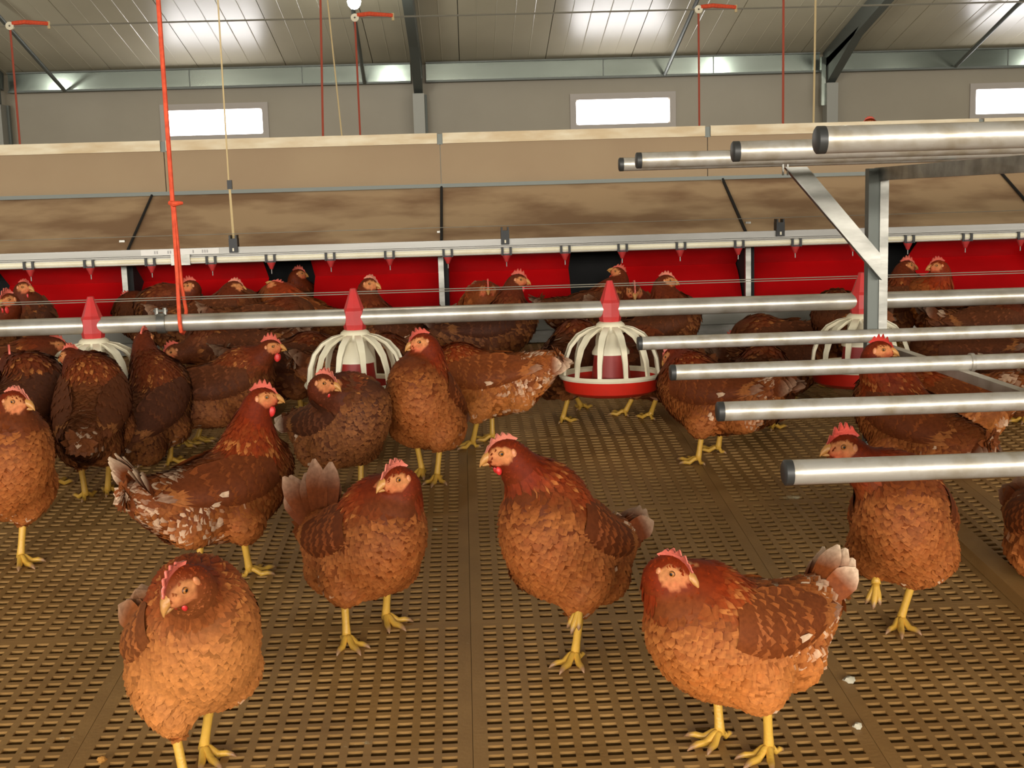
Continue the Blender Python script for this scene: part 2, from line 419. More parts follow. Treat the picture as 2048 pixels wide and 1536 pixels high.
# ------------------------------------------------------------------ nest row at the back
NEST_Y = 5.2
def nest():
    e = empty('nest_row', (0, NEST_Y, slat_z(NEST_Y)))
    tag(e, 'long row of nest boxes with red plastic curtains under a dusty sloping lid', 'nest box')
    def P(name, m, mt, smooth=False, par=None):
        m.v = [(x, y - NEST_Y, z - slat_z(NEST_Y)) for x, y, z in m.v] if par is None or par is e else m.v
        return m.build(name, mt, e, smooth)
    avg = lambda a, b, Y: (at(200, a, Y).z + at(1900, b, Y).z) / 2
    za = avg(504, 450, NEST_Y - .1)           # lower edge of lid
    yb = 5.56; zb = avg(392, 345, yb)
    zc = avg(303, 262, yb); zd = zc + .045
    xs = [at(-300, 440, 5.35).x, at(283, 440, 5.35).x, at(882, 430, 5.35).x, at(1463, 400, 5.35).x, at(2035, 390, 5.35).x, 3.6]
    for i in range(5):
        a, b = xs[i] + .003, xs[i + 1] - .003
        m = MB(); y0 = NEST_Y - .1
        m.add([(a, y0, za), (b, y0, za), (b, yb, zb), (a, yb, zb), (a, y0, za - .02), (b, y0, za - .02), (b, yb, zb - .02), (a, yb, zb - .02)],
              [(0, 1, 2, 3), (4, 7, 6, 5), (0, 4, 5, 1), (1, 5, 6, 2), (2, 6, 7, 3), (3, 7, 4, 0)])
        P('lid_panel', m, 'nest_roof')
        m = MB(); m.tube([(a, y0 - .005, za + .004), (a, yb, zb + .006)], .006, 6); P('lid_joint', m, 'nest_black')
    m = MB(); m.box((xs[0], yb - .02, zb - .004), (xs[-1], yb, zb + .012)); P('hinge_strip', m, 'steel_grey')
    ux = [xs[0], at(330, 340, yb).x, at(881, 320, yb).x, at(1415, 300, yb).x, at(1960, 290, yb).x, xs[-1]]
    for i in range(5):
        m = MB(); m.box((ux[i] + .002, yb, zb), (ux[i + 1] - .002, yb + .018, zc)); P('upper_board', m, 'nest_board')
        m = MB(); m.box((ux[i] + .012, yb - .012, zc), (ux[i + 1] - .012, yb + .03, zd)); P('cap_rail', m, 'cap_rail')
        m = MB(); m.box((ux[i] - .012, yb - .004, zc - .004), (ux[i] + .012, yb + .034, zd - .004)); P('rail_joint', m, 'steel_grey')
    m = MB(); m.box((xs[0], yb + .018, .95), (xs[-1], 6.4, .98)); P('rear_shelf', m, 'nest_board')
    zs = slat_z(NEST_Y)
    zt = avg(540, 470, NEST_Y) + .05; zbm = avg(664, 600, NEST_Y)
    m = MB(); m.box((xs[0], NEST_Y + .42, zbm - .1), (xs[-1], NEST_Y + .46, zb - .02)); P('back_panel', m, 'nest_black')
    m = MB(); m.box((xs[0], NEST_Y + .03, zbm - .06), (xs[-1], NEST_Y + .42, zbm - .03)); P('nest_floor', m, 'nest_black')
    m = MB(); m.box((xs[0], NEST_Y - .05, zs - .02), (xs[-1], NEST_Y + .02, zbm - .004)); P('front_ledge', m, 'nest_ledge')
    m = MB(); m.box((xs[0], NEST_Y - .09, zs + .002), (xs[-1], NEST_Y - .05, zs + .05)); P('perch_ledge', m, 'galvanised')
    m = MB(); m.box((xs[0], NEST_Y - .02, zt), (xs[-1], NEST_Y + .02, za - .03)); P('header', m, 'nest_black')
    # dividers and curtains
    dv = [at(257, 600, NEST_Y).x, at(884, 580, NEST_Y).x, at(1493, 570, NEST_Y).x]
    st = (dv[2] - dv[0]) / 2; dv = [dv[0] - st] + dv + [dv[2] + st]
    for x in dv:
        m = MB(); m.box((x - .011, NEST_Y - .035, zbm - .03), (x + .011, NEST_Y - .012, zt + .05)); P('divider_strip', m, 'galvanised')
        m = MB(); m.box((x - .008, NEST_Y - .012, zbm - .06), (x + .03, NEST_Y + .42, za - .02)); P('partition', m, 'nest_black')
    def curtain(x0, x1):
        m = MB(); n = 12; cols = 6; hgt = zt - zbm
        for s in (0, 1):
            for i in range(n + 1):
                t = i / n
                # hangs leaning back under the header, then bulges out to the front
                yy = NEST_Y - .03 + (.02 * t / .12 if t < .12 else .02 + .16 * ((t - .12) / .30) if t < .42 else .18 - .17 * ((t - .42) / .58) ** .7)
                for j in range(cols + 1):
                    u = j / cols
                    m.v.append((x0 + (x1 - x0) * u, yy + s * .004 + .004 * math.sin(u * 5 + t * 3), zt - hgt * t))
        k = cols + 1; N = (n + 1) * k
        for i in range(n):
            for j in range(cols):
                a = i * k + j; m.f.append((a, a + k, a + k + 1, a + 1)); m.f.append((N + a, N + a + 1, N + a + k + 1, N + a + k))
        for i in range(n):
            a = i * k; m.f.append((a, N + a, N + a + k, a + k)); a += cols; m.f.append((a, a + k, N + a + k, N + a))
        P('curtain', m, 'red_curtain', True)
    gaps = [(527, 622), (1143, 1249), (1775, 1838)]
    gx = [(at(a, 560, NEST_Y).x, at(b, 560, NEST_Y).x) for a, b in gaps]
    gw = gx[0][1] - gx[0][0]
    gx = [(gx[0][0] - st, gx[0][0] - st + gw)] + gx + [(gx[2][0] + st, gx[2][1] + st)]
    gx[3] = (gx[3][1] - gw * .85, gx[3][1])
    for i, x in enumerate(dv):
        left = gx[i - 1][1] if i else xs[0]; right = gx[i][0]
        curtain(left, x - .014); curtain(x + .014, right)
nest()

# ------------------------------------------------------------------ nipple drinker line
DR_Y = 4.86
def drinker():
    avg = lambda a, b: (at(100, a, DR_Y).z + at(1950, b, DR_Y).z) / 2
    zt, zb = avg(505, 449), avg(536, 477)
    e = empty('drinker_line', (0, DR_Y, zb)); tag(e, 'aluminium nipple drinker line hanging in front of the red nest curtains', 'drinker line')
    Hh = zt - zb
    def P(name, m, mt, smooth=False, par=None): return m.build(name, mt, par or e, smooth)
    m = MB()
    prof = [(-.016, 0), (.016, 0), (.016, Hh * .42), (.006, Hh * .45), (.006, Hh * .52), (.014, Hh * .56), (.014, Hh), (-.014, Hh), (-.014, Hh * .56), (-.006, Hh * .52), (-.006, Hh * .45), (-.016, Hh * .42)]
    n = len(prof)
    m.add([(-3.2, y, z) for y, z in prof] + [(3.6, y, z) for y, z in prof], [(i, (i + 1) % n, (i + 1) % n + n, i + n) for i in range(n)] + [tuple(range(n))[::-1], tuple(range(n, 2 * n))])
    P('profile', m, 'alu_profile')
    m = MB(); m.tube([(-3.2, -.004, Hh * .20), (3.6, -.004, Hh * .20)], .0150, 12); P('water_pipe', m, 'white_plastic', True)
    px = [62, 182, 304, 425, 543, 662, 780, 896, 1013, 1130, 1244, 1360, 1476, 1590, 1705, 1815, 1930, 2040]
    cone = MB(); cone.lathe([(.017, 0), (.017, -.008), (.010, -.022), (.006, -.032), (.0015, -.034)], 12); cme = cone.mesh('nipple', 'red_plastic', True)
    pin = MB(); pin.lathe([(.0022, -.033), (.0022, -.050), (.0005, -.051)], 8); pme = pin.mesh('pin', 'galvanised', True)
    sad = MB()
    for s in (-1, 1): sad.box((s * .016 - .0045, -.022, -.006), (s * .016 + .0045, -.016, .024))
    sad.box((-.016, -.022, -.006), (.016, -.016, -.001)); sme = sad.mesh('saddle', 'black_plastic')
    x0, x1 = at(px[0], 520, DR_Y).x, at(px[-1], 480, DR_Y).x
    for i in range(-1, len(px) + 1):
        x = x0 + (x1 - x0) * i / (len(px) - 1)
        if 0 <= i < len(px): x = at(px[i], 545 - 30 * px[i] / 1024, DR_Y).x
        o = link('nipple', cme, e); o.location = (x, -.004, 0)
        link('pin', pme, o); link('saddle', sme, o)
    for cx in (468, 1010, 1558):
        x = at(cx, 480, DR_Y).x
        m = MB(); m.box((x - .016, -.026, Hh * .62), (x + .016, .018, Hh + .032)); 
        for s in (-1, 1): m.box((x + s * .012 - .003, -.026, Hh + .032), (x + s * .012 + .003, .018, Hh + .045))
        o = P('hanger_clip', m, 'black_plastic')
        m = MB(); m.box((x - .003, -.029, Hh * .72), (x + .003, -.0262, Hh * .72 + .012)); m.build('rivet', 'white_plastic', o)
    x = at(363, 510, DR_Y).x
    m = MB(); m.box((x - .036, -.024, -.006), (x + .036, .02, Hh * .60)); P('pipe_joiner', m, 'galvanised')
    xa, xb = at(284, 510, DR_Y).x, at(440, 505, DR_Y).x
    m = MB(); m.box((xa, -.0158, Hh * .60), (xb, -.0142, Hh * .97)); st = P('sticker', m, 'sticker')
    # faint unreadable print marks
    m = MB()
    for k, u in enumerate((.17, .20, .34, .37, .66, .78, .81, .84)):
        m.box((xa + (xb - xa) * u, -.0166, Hh * .68), (xa + (xb - xa) * (u + .018), -.016, Hh * .88))
    tag(m.build('print', 'sticker_print', st), kind='stuff')
    # guard wire over the line
    zw = avg(481, 421)
    m = MB(); m.tube([(-3.2, DR_Y - .004, zw), (3.6, DR_Y - .004, zw)], .0014, 6)
    tag(m.build('guard_wire', 'wire'), 'thin steel guard wire stretched just above the drinker line', 'wire')
    # cord to the roof
    x, z = at(466, 470, DR_Y).x, zb + Hh + .03
    top = at(461, 372, DR_Y).z
    c = empty('support_string', (x, DR_Y, z)); tag(c, 'thin beige cord holding up the drinker line on the left', 'cord')
    m = MB(); m.tube([(0, 0, 0), (-.004, 0, top - z + .02)], .0032, 6)
    m.tube([(.004, 0, 0), (.0, 0, top - z)], .0026, 6); m.tube([(-.004, 0, top - z), (.0, 0, roof_z(DR_Y) - z if False else 3.6)], .0032, 6); m.build('strand', 'cord_beige', c)
    m = MB(); m.box((-.01, -.006, top - z - .012), (.008, .006, top - z + .022)); m.build('cord_lock', 'black_plastic', c)
drinker()

# ------------------------------------------------------------------ feeder line
FD_Y = 3.42
FZ = (at(100, 652, FD_Y).z + at(1950, 596, FD_Y).z) / 2
def feeder_line():
    e = empty('feed_pipe', (0, FD_Y, FZ)); tag(e, 'grey galvanised feed auger pipe carrying the pan feeders', 'pipe')
    m = MB(); m.tube([(-2.6, 0, 0), (3.0, 0, 0)], .0232, 20); m.build('tube', 'galv_pipe', e, True)
    x = at(324, 640, FD_Y).x
    c = MB(); c.lathe([(.0234, -.011), (.028, -.011), (.028, .011), (.0234, .011)], 20)
    c.v = [(x + z, y, xx) for xx, y, z in c.v]; cl = c.build('pipe_clamp', 'galvanised', e, True)
    m = MB(); m.tube([(x - .012, -.004, .024), (x - .012, -.004, .042)], .006, 8); m.tube([(x + .010, -.004, .024), (x + .010, -.004, .042)], .006, 8); m.tube([(x - .02, -.004, .034), (x + .018, -.004, .034)], .004, 8); m.build('clamp_bolt', 'galvanised', cl, True)
    for dz in (.0, .006):
        z = (at(100, 607, FD_Y).z + at(1950, 549, FD_Y).z) / 2 + dz
        m = MB(); m.tube([(-2.6, FD_Y, z), (3.0, FD_Y, z)], .0013, 6)
        tag(m.build('guard_wire', 'wire'), 'lower strand of the thin guard wire above the feed pipe' if dz == 0 else 'upper strand of the thin guard wire above the feed pipe', 'wire')
    # orange rope to the roof, looped round the pipe
    x0 = at(364, 640, FD_Y).x
    r = empty('hanging_rope', (x0, FD_Y, FZ)); tag(r, 'bright orange rope looped round the feed pipe on the left', 'rope')
    zk = at(352, 408, FD_Y).z - FZ
    loop = [(.0, .03, -.005), (.0, .018, -.024), (0, 0, -.029), (0, -.020, -.022), (0, -.029, 0), (-.002, -.02, .03), (-.004, -.004, .12), (-.004, 0, zk)]
    m = MB(); m.tube(loop, .0055, 8); m.build('loop', 'rope_orange', r, True)
    m = MB(); m.tube([(.0, .03, -.005), (.008, .022, .03), (.004, .004, .10), (-.001, .0, zk)], .005, 8); m.build('loop', 'rope_orange', r, True)
    m = MB(); m.tube([(-.004, 0, zk - .01), (-.006, -.002, zk + .6), (-.006, 0, 3.4)], .0062, 8); m.build('strand', 'rope_orange', r, True)
    m = MB(); m.tube([(-.012, -.002, zk + .004), (0, -.008, zk), (.012, -.004, zk + .002), (.022, .002, zk + .002)], [.006, .008, .006, .004], 8); m.build('knot', 'rope_orange', r, True)
feeder_line()

def make_feeder():
    e = empty('pan_feeder')
    m = MB(); m.lathe([(.0285, -.036), (.0315, -.02), (.0315, .018), (.026, .026), (.010, .072), (.008, .078), (.0005, .079)], 8); m.build('cone', 'red_plastic', e)
    m = MB(); m.lathe([(.026, -.064), (.042, -.064), (.044, -.052), (.038, -.040), (.030, -.034), (.026, -.034)], 24, closed=True); m.build('collar', 'white_plastic', e, True)
    n = 12; zr = -.182
    for k in range(n):
        a = 2 * math.pi * (k + .35) / n
        pts = []
        prof = [(.036, -.050), (.062, -.056), (.092, -.072), (.116, -.100), (.130, -.138), (.135, zr)]
        rib = MB(); ca, sa = math.cos(a), math.sin(a); w0 = [.016, .019, .019, .016, .013, .011]
        base = 0
        for (r, z), w in zip(prof, w0):
            for (dr, dw) in ((-.003, -w / 2), (.003, -w / 2), (.003, w / 2), (-.003, w / 2)):
                rr = r + dr; rib.v.append((rr * ca - dw * sa, rr * sa + dw * ca, z + (.004 if dr > 0 else -.002)))
        for i in range(5):
            for j in range(4):
                p, q = i * 4 + j, i * 4 + (j + 1) % 4; rib.f.append((p, q, q + 4, p + 4))
        rib.f += [(3, 2, 1, 0), (20, 21, 22, 23)]
        rib.build('rib', 'white_plastic', e, True)
    m = MB(); m.lathe([(.128, zr - .006), (.142, zr - .006), (.145, zr), (.141, zr + .007), (.128, zr + .004)], 40, closed=True); m.build('rim', 'white_plastic', e, True)
    m = MB(); m.lathe([(.0005, -.226), (.06, -.228), (.110, -.226), (.124, -.218), (.134, zr - .006), (.137, zr - .006), (.128, -.222), (.112, -.232), (.06, -.234), (.0005, -.232)], 40); m.build('pan', 'red_pan', e, True)
    m = MB(); m.lathe([(.028, -.060), (.034, -.085), (.052, -.118), (.052, -.124), (.030, -.09), (.024, -.06)], 24); m.build('inner_cone', 'white_plastic', e, True)
    m = MB(); m.lathe([(.046, -.118), (.052, -.170), (.056, -.205), (.0005, -.200)], 24); m.build('feed_tube', 'red_dark', e, True)
    m = MB(); m.lathe([(.0005, -.196), (.07, -.204), (.118, -.212), (.118, -.224)], 24); m.build('feed', 'crumb', e, True)
    return e
f0 = make_feeder()
for i, (px, rz) in enumerate(((183, .2), (708, .05), (1220, .0), (1722, .3))):
    f = f0 if i == 0 else copy_tree(f0)
    f.location = (at(px, 622, FD_Y).x, FD_Y, FZ); f.rotation_euler = (0, 0, rz)
    tag(f, ['red and white pan feeder half hidden by the hens at the far left', 'red and white pan feeder left of the hen standing under the feed pipe', 'red and white pan feeder seen whole, left of the perch ends', 'red and white pan feeder behind the perch post'][i], 'feeder', 'pan feeders on the feed pipe')

# ------------------------------------------------------------------ perch rack
def rack():
    low = [((1575, 945), 1.62, .0337), ((1440, 823), 2.11, .0337), ((1345, 745), 2.63, .0337), ((1279, 687), 3.10, .0337)]
    top = [((1640, 280), 1.56, .0337), ((1471, 303), 2.11, .0337), ((1277, 321), 2.72, .0337), ((1242, 329), 3.22, .0337)]
    zl = sum(at(*p, Y).z for p, Y, d in low) / 4; zu = sum(at(*p, Y).z for p, Y, d in top) / 4
    PX, PY = at(1755, 500, 3.16).x, 3.16
    e = empty('perch_rack', (PX, PY, slat_z(PY))); tag(e, 'galvanised two-level perch rack of round pipes at the right', 'perch rack')
    o0 = Vector((PX, PY, slat_z(PY)))
    L = lambda x, y, z: (x - o0.x, y - o0.y, z - o0.z)
    for rows, z in ((low, zl), (top, zu)):
        for p, Y, d in rows:
            q = at(*p, Y); zz = q.z
            m = MB(); m.tube([L(q.x, Y, zz), L(q.x + 3.0, Y, zz)], d / 2, 24); pipe = m.build('perch_pipe', 'perch_pipe', e, True)
            c = MB(); c.tube([L(q.x - .006, Y, zz), L(q.x - .004, Y, zz), L(q.x + .006, Y, zz)], [d / 2 * .86, d / 2 * 1.02, d / 2 * 1.02], 24); c.build('end_cap', 'black_cap', pipe, True)
    za = zu - .0337 / 2 - .016; zb = zl - .0337 / 2 - .012
    # upright: an angle profile, two legs of the L
    m = MB(); m.box(L(PX - .026, PY - .006, slat_z(PY)), L(PX + .002, PY + .024, za + .014)); m.build('post', 'steel_grey', e)
    m = MB(); m.box(L(PX + .002, PY - .010, zl + .0), L(PX + .024, PY - .006, za + .014)); m.build('post_flange', 'galvanised', e)
    # carrying arms running towards the camera
    m = MB(); m.bar(L(PX + .012, PY + .03, za), L(PX + .012, 1.312, za), .026, .032); m.build('upper_arm', 'galvanised', e)
    m = MB(); m.bar(L(PX + .012, PY + .03, zb), L(PX + .012, 1.312, zb), .022, .020); m.build('lower_arm', 'galv_pipe', e)
    m = MB(); m.box(L(PX - .02, 1.3, slat_z(1.3)), L(PX + .02, 1.34, za)); m.build('post', 'galvanised', e)
    # diagonal brace bolted to the post and to the far upper pipe
    a = at(1590, 338, PY - .014); b = at(1757, 535, PY - .014)
    d = Vector((b.x - a.x, 0, b.z - a.z)).normalized(); s = Vector((d.z, 0, -d.x)) 
    m = MB(); w = .030
    poly = [L(a.x - .028, 0, a.z + .005), L(a.x + .030, 0, a.z + .005), L(b.x + .004, 0, b.z + .035), L(b.x + .004, 0, b.z - .030)]
    m.prism([(p[0], p[2]) for p in poly], PY - .016 - o0.y, PY - .012 - o0.y); br = m.build('brace', 'galvanised', e)
    m = MB(); m.bar((poly[0][0], PY - .024 - o0.y, poly[0][2]), (poly[3][0], PY - .024 - o0.y, poly[3][2]), .003, .022, (0, 1, 0)); m.build('brace_flange', 'galvanised', br)
    m = MB(); m.box((poly[0][0] - .008, PY - .03 - o0.y, poly[0][2] - .02), (poly[0][0] - .004, PY - .026 - o0.y, poly[0][2] + .02)); m.box((poly[0][0] + .004, PY - .03 - o0.y, poly[0][2] - .02), (poly[0][0] + .008, PY - .026 - o0.y, poly[0][2] + .02)); m.build('bolt', 'galvanised', br)
    # ring clamp on the third perch
    q = at(1943, 725, 2.63); z3 = at(1345, 745, 2.63).z
    c = MB(); c.lathe([(.0172, -.004), (.0205, -.004), (.0205, .004), (.0172, .004)], 20); c.v = [(q.x - o0.x + z, 2.63 - o0.y + y, z3 - o0.z + x) for x, y, z in c.v]; c.build('ring_clamp', 'galv_pipe', e, True)
    # base rail lying on the slats
    m = MB(); x = ground(1935, 1100).x
    m.bar(L(x, 1.2, slat_z(1.2) + .014), L(x, 3.2, slat_z(3.2) + .014), .045, .026); m.build('base_rail', 'slat', e)
    m = MB(); m.box(L(min(x, PX) - .02, PY - .02, slat_z(PY) + .027), L(max(x, PX) + .02, PY + .02, slat_z(PY) + .032)); m.build('foot_plate', 'galvanised', e)
rack()

# ------------------------------------------------------------------ ropes, pulleys and cable behind the nests
def back_ropes():
    Y = 10.9
    z = at(900, 44, Y).z
    m = MB(); m.tube([(-9, Y, at(20, 52, Y).z), (11, Y, at(20, 52, Y).z)], .008, 6)
    tag(m.build('steel_cable', 'wire'), 'thin grey steel cable stretched high across the barn', 'cable')
    zc = at(20, 52, Y).z
    for (a, b, lab, pl) in (((20, 52), (37, 300), 'thin red rope hanging from the cable at the far left', 'small pulley with an orange rope end at the far left of the cable'),
                        ((710, 42), (719, 300), 'thin red rope hanging from the cable below the bulb', 'small pulley with an orange rope end below the bulb'),
                        ((1397, 24), (1394, 280), 'thin red rope hanging from the cable right of the middle window', 'small pulley with an orange rope end right of the middle window')):
        p = at(*a, Y); x = p.x
        r = MB(); r.tube([(0, 0, 0), (0, 0, -3.2)], .009, 6); o = r.build('hanging_rope', 'rope_red', None, True); o.location = (x, Y, zc - .03); tag(o, lab, 'rope', 'ropes behind the nests')
        e = empty('cable_pulley', (x, Y, zc)); tag(e, pl, 'pulley', 'cable pulleys')
        m = MB(); m.lathe([(.008, -.012), (.034, -.012), (.026, 0), (.034, .012), (.008, .012)], 16); m.v = [(xx, zz, yy) for xx, yy, zz in m.v]; m.build('wheel', 'white_plastic', e, True)
        m = MB(); m.tube([(0.02, 0, .02), (.12, 0, .03), (.32, 0, .01)], .018, 8); m.build('rope_end', 'rope_orange', e, True)
        m = MB(); m.tube([(.32, 0, .03), (.32, 0, -.03)], .012, 6); m.build('toggle', 'cord_beige', e)
    for (a, b, mt, lab, rad) in (((641, 0), (646, 272), 'rope_red', 'thin red rope left of the bulb, running down behind the nests', .009),
                         ((1567, 0), (1566, 252), 'rope_red', 'thin red rope left of the braced column', .009),
                         ((655, 0), (684, 275), 'cord_beige', 'thin beige cord slanting down behind the nests left of the bulb', .006),
                         ((1631, 0), (1627, 252), 'cord_beige', 'thin beige cord beside the braced column', .008)):
        Y2 = 9.6; p, q = at(a[0], a[1], Y2), at(b[0], b[1], Y2); d = (p - q)
        m = MB(); m.tube([q - d * .8, p + d * .7], rad, 6); tag(m.build('hanging_rope' if mt == 'rope_red' else 'support_string', mt), lab, 'rope' if mt == 'rope_red' else 'cord', 'ropes behind the nests')
back_ropes()

# ------------------------------------------------------------------ hens
def plumage_material():
    m = bpy.data.materials.new('plumage'); m.use_nodes = True; nt = m.node_tree; b = nt.nodes['Principled BSDF']
    a = nt.nodes.new('ShaderNodeAttribute'); a.attribute_name = 'Col'
    tc = nt.nodes.new('ShaderNodeTexCoord')
    n = nt.nodes.new('ShaderNodeTexNoise'); n.inputs['Scale'].default_value = 140; n.inputs['Detail'].default_value = 3
    nt.links.new(tc.outputs['Object'], n.inputs['Vector'])
    r = nt.nodes.new('ShaderNodeValToRGB'); r.color_ramp.elements[0].position = .3; r.color_ramp.elements[1].position = .72
    r.color_ramp.elements[0].color = (.78, .74, .70, 1); r.color_ramp.elements[1].color = (1.16, 1.16, 1.16, 1)
    nt.links.new(n.outputs['Fac'], r.inputs[0])
    mu = nt.nodes.new('ShaderNodeMix'); mu.data_type = 'RGBA'; mu.blend_type = 'MULTIPLY'; mu.inputs['Factor'].default_value = 1
    nt.links.new(a.outputs['Color'], mu.inputs['A']); nt.links.new(r.outputs[0], mu.inputs['B'])
    nt.links.new(mu.outputs['Result'], b.inputs['Base Color'])
    b.inputs['Roughness'].default_value = .62; b.inputs['Specular IOR Level'].default_value = .14
    
    MATS['plumage'] = m
    m2 = bpy.data.materials.new('bare_skin'); m2.use_nodes = True; nt = m2.node_tree; b = nt.nodes['Principled BSDF']
    a = nt.nodes.new('ShaderNodeAttribute'); a.attribute_name = 'Col'; nt.links.new(a.outputs['Color'], b.inputs['Base Color'])
    b.inputs['Roughness'].default_value = .42; b.inputs['Subsurface Weight'].default_value = .08; b.inputs['Subsurface Radius'].default_value = (.01, .004, .002)
    tc = nt.nodes.new('ShaderNodeTexCoord'); n = nt.nodes.new('ShaderNodeTexNoise'); n.inputs['Scale'].default_value = 260
    nt.links.new(tc.outputs['Object'], n.inputs['Vector']); bp = nt.nodes.new('ShaderNodeBump'); bp.inputs['Strength'].default_value = .25; bp.inputs['Distance'].default_value = .003
    nt.links.new(n.outputs['Fac'], bp.inputs['Height']); nt.links.new(bp.outputs[0], b.inputs['Normal'])
    MATS['bare_skin'] = m2
plumage_material()

def np_mesh(name, V, F4, F3, C, mt, smooth=True):
    me = bpy.data.meshes.new(name)
    V = np.asarray(V, np.float32); n4, n3 = len(F4), len(F3)
    me.vertices.add(len(V)); me.vertices.foreach_set('co', V.ravel())
    loops = np.concatenate([np.asarray(F4, np.int32).ravel(), np.asarray(F3, np.int32).ravel()]).astype(np.int32)
    me.loops.add(len(loops)); me.loops.foreach_set('vertex_index', loops)
    starts = np.concatenate([np.arange(n4) * 4, n4 * 4 + np.arange(n3) * 3]).astype(np.int32)
    me.polygons.add(n4 + n3); me.polygons.foreach_set('loop_start', starts)
    me.update(calc_edges=True); me.validate()
    if C is not None:
        at_ = me.color_attributes.new('Col', 'FLOAT_COLOR', 'POINT')
        rgba = np.ones((len(V), 4), np.float32); rgba[:, :3] = C; at_.data.foreach_set('color', rgba.ravel())
    if smooth: me.polygons.foreach_set('use_smooth', np.ones(n4 + n3, bool))
    me.materials.append(MATS[mt])
    return me

def surface_nets(vals, org, h):
    ins = vals < 0
    nx, ny, nz = vals.shape
    cs = (nx - 1, ny - 1, nz - 1)
    cnt = np.zeros(cs, np.float32); acc = np.zeros(cs + (3,), np.float32)
    sl = lambda o, n: slice(o, o + n)
    corners = [(a, b, c) for a in (0, 1) for b in (0, 1) for c in (0, 1)]
    for p in corners:
        for ax in range(3):
            if p[ax]: continue
            q = list(p); q[ax] = 1
            v0 = vals[sl(p[0], cs[0]), sl(p[1], cs[1]), sl(p[2], cs[2])]; v1 = vals[sl(q[0], cs[0]), sl(q[1], cs[1]), sl(q[2], cs[2])]
            cr = (v0 < 0) != (v1 < 0)
            t = np.where(cr, v0 / np.where(cr, v0 - v1, 1), 0)
            cnt += cr
            for k in range(3):
                acc[..., k] += np.where(cr, p[k] + (t if k == ax else 0), 0)
    act = cnt > 0
    idx = -np.ones(cs, np.int64); idx[act] = np.arange(act.sum())
    ijk = np.argwhere(act)
    V = (ijk + acc[act] / cnt[act][:, None]) * h + org
    Q = []
    for ax in range(3):
        b, c = (ax + 1) % 3, (ax + 2) % 3
        s0 = [slice(None)] * 3; s1 = [slice(None)] * 3; s0[ax] = slice(0, -1); s1[ax] = slice(1, None)
        cr = ins[tuple(s0)] != ins[tuple(s1)]
        e = np.argwhere(cr)
        e = e[(e[:, b] > 0) & (e[:, c] > 0) & (e[:, b] < vals.shape[b] - 1) & (e[:, c] < vals.shape[c] - 1)]
        flip = ins[tuple(e.T)]
        def cell(db, dc):
            x = e.copy(); x[:, b] -= db; x[:, c] -= dc; return idx[tuple(x.T)]
        q = np.stack([cell(1, 1), cell(0, 1), cell(0, 0), cell(1, 0)], 1)
        q[~flip] = q[~flip][:, ::-1]
        Q.append(q)
    return V, np.concatenate(Q)

def crom(P, n):
    P = np.asarray(P, float); k = len(P)
    t = np.linspace(0, k - 1, n); i = np.clip(t.astype(int), 0, k - 2); f = (t - i)[:, None]
    g = lambda j: P[np.clip(j, 0, k - 1)]
    a, b, c, d = g(i - 1), g(i), g(i + 1), g(i + 2)
    return .5 * (2 * b + (c - a) * f + (2 * a - 5 * b + 4 * c - d) * f ** 2 + (3 * b - a - 3 * c + d) * f ** 3)

def nrm(v): return v / np.maximum(np.linalg.norm(v, axis=-1, keepdims=True), 1e-9)

PAL = {  # sRGB: neck, back and wing, breast, fluff, pale
    'red':    ((118, 39, 9), (108, 52, 21), (134, 67, 26), (144, 78, 34), (232, 204, 172)),
    'orange': ((134, 44, 8), (134, 68, 28), (166, 90, 35), (184, 112, 54), (244, 216, 184)),
    'light':  ((126, 44, 10), (140, 78, 38), (176, 112, 58), (178, 110, 54), (240, 208, 172)),
    'dark':   ((102, 40, 13), (98, 52, 26), (112, 60, 31), (118, 65, 35), (226, 198, 168)),
    'umber':  ((98, 40, 16), (84, 46, 28), (92, 50, 28), (112, 62, 30), (226, 202, 176)),
}

def leaf(P, N, T, L, Wd, lift, bend, col_b, col_m, col_t, bulge=.25):
    """feather blades: P base, N surface normal, T direction; 7 points each"""
    n = len(P); B = np.cross(N, T); s = np.array([0, .42, .80, 1.0]); w = np.array([.55, 1.0, .78, 0])
    V = np.zeros((n, 7, 3)); C = np.zeros((n, 7, 3)); k = 0
    for i in range(4):
        x = (s[i] * L)[:, None]
        off = -.0015 + lift[:, None] * s[i] - (x ** 2) * bend[:, None] * .5
        c = P + T * x + N * off
        if i < 3:
            hw = (Wd * w[i] * .5)[:, None]
            dn = hw * bulge
            V[:, k] = c - B * hw - N * dn; V[:, k + 1] = c + B * hw - N * dn
            cc = (col_b, col_m, col_t)[i]; C[:, k] = cc; C[:, k + 1] = cc; k += 2
        else: V[:, 6] = c; C[:, 6] = col_t
    o = (np.arange(n) * 7)[:, None]
    F4 = np.concatenate([o + np.array([0, 1, 3, 2]), o + np.array([2, 3, 5, 4])]); F3 = o + np.array([4, 5, 6])
    return V.reshape(-1, 3), F4, F3, C.reshape(-1, 3)

def col_tube(pts, rad, col, n=8):
    m = MB(); m.tube([Vector(p) for p in pts], list(rad), n)
    return m

def join(parts):
    V, F4, F3, C, o = [], [], [], [], 0
    for v, f4, f3, c in parts:
        V.append(v); C.append(np.broadcast_to(c, v.shape)); F4.append(np.asarray(f4, int).reshape(-1, 4) + o); F3.append(np.asarray(f3, int).reshape(-1, 3) + o); o += len(v)
    return np.concatenate(V), np.concatenate(F4), np.concatenate(F3), np.concatenate(C)

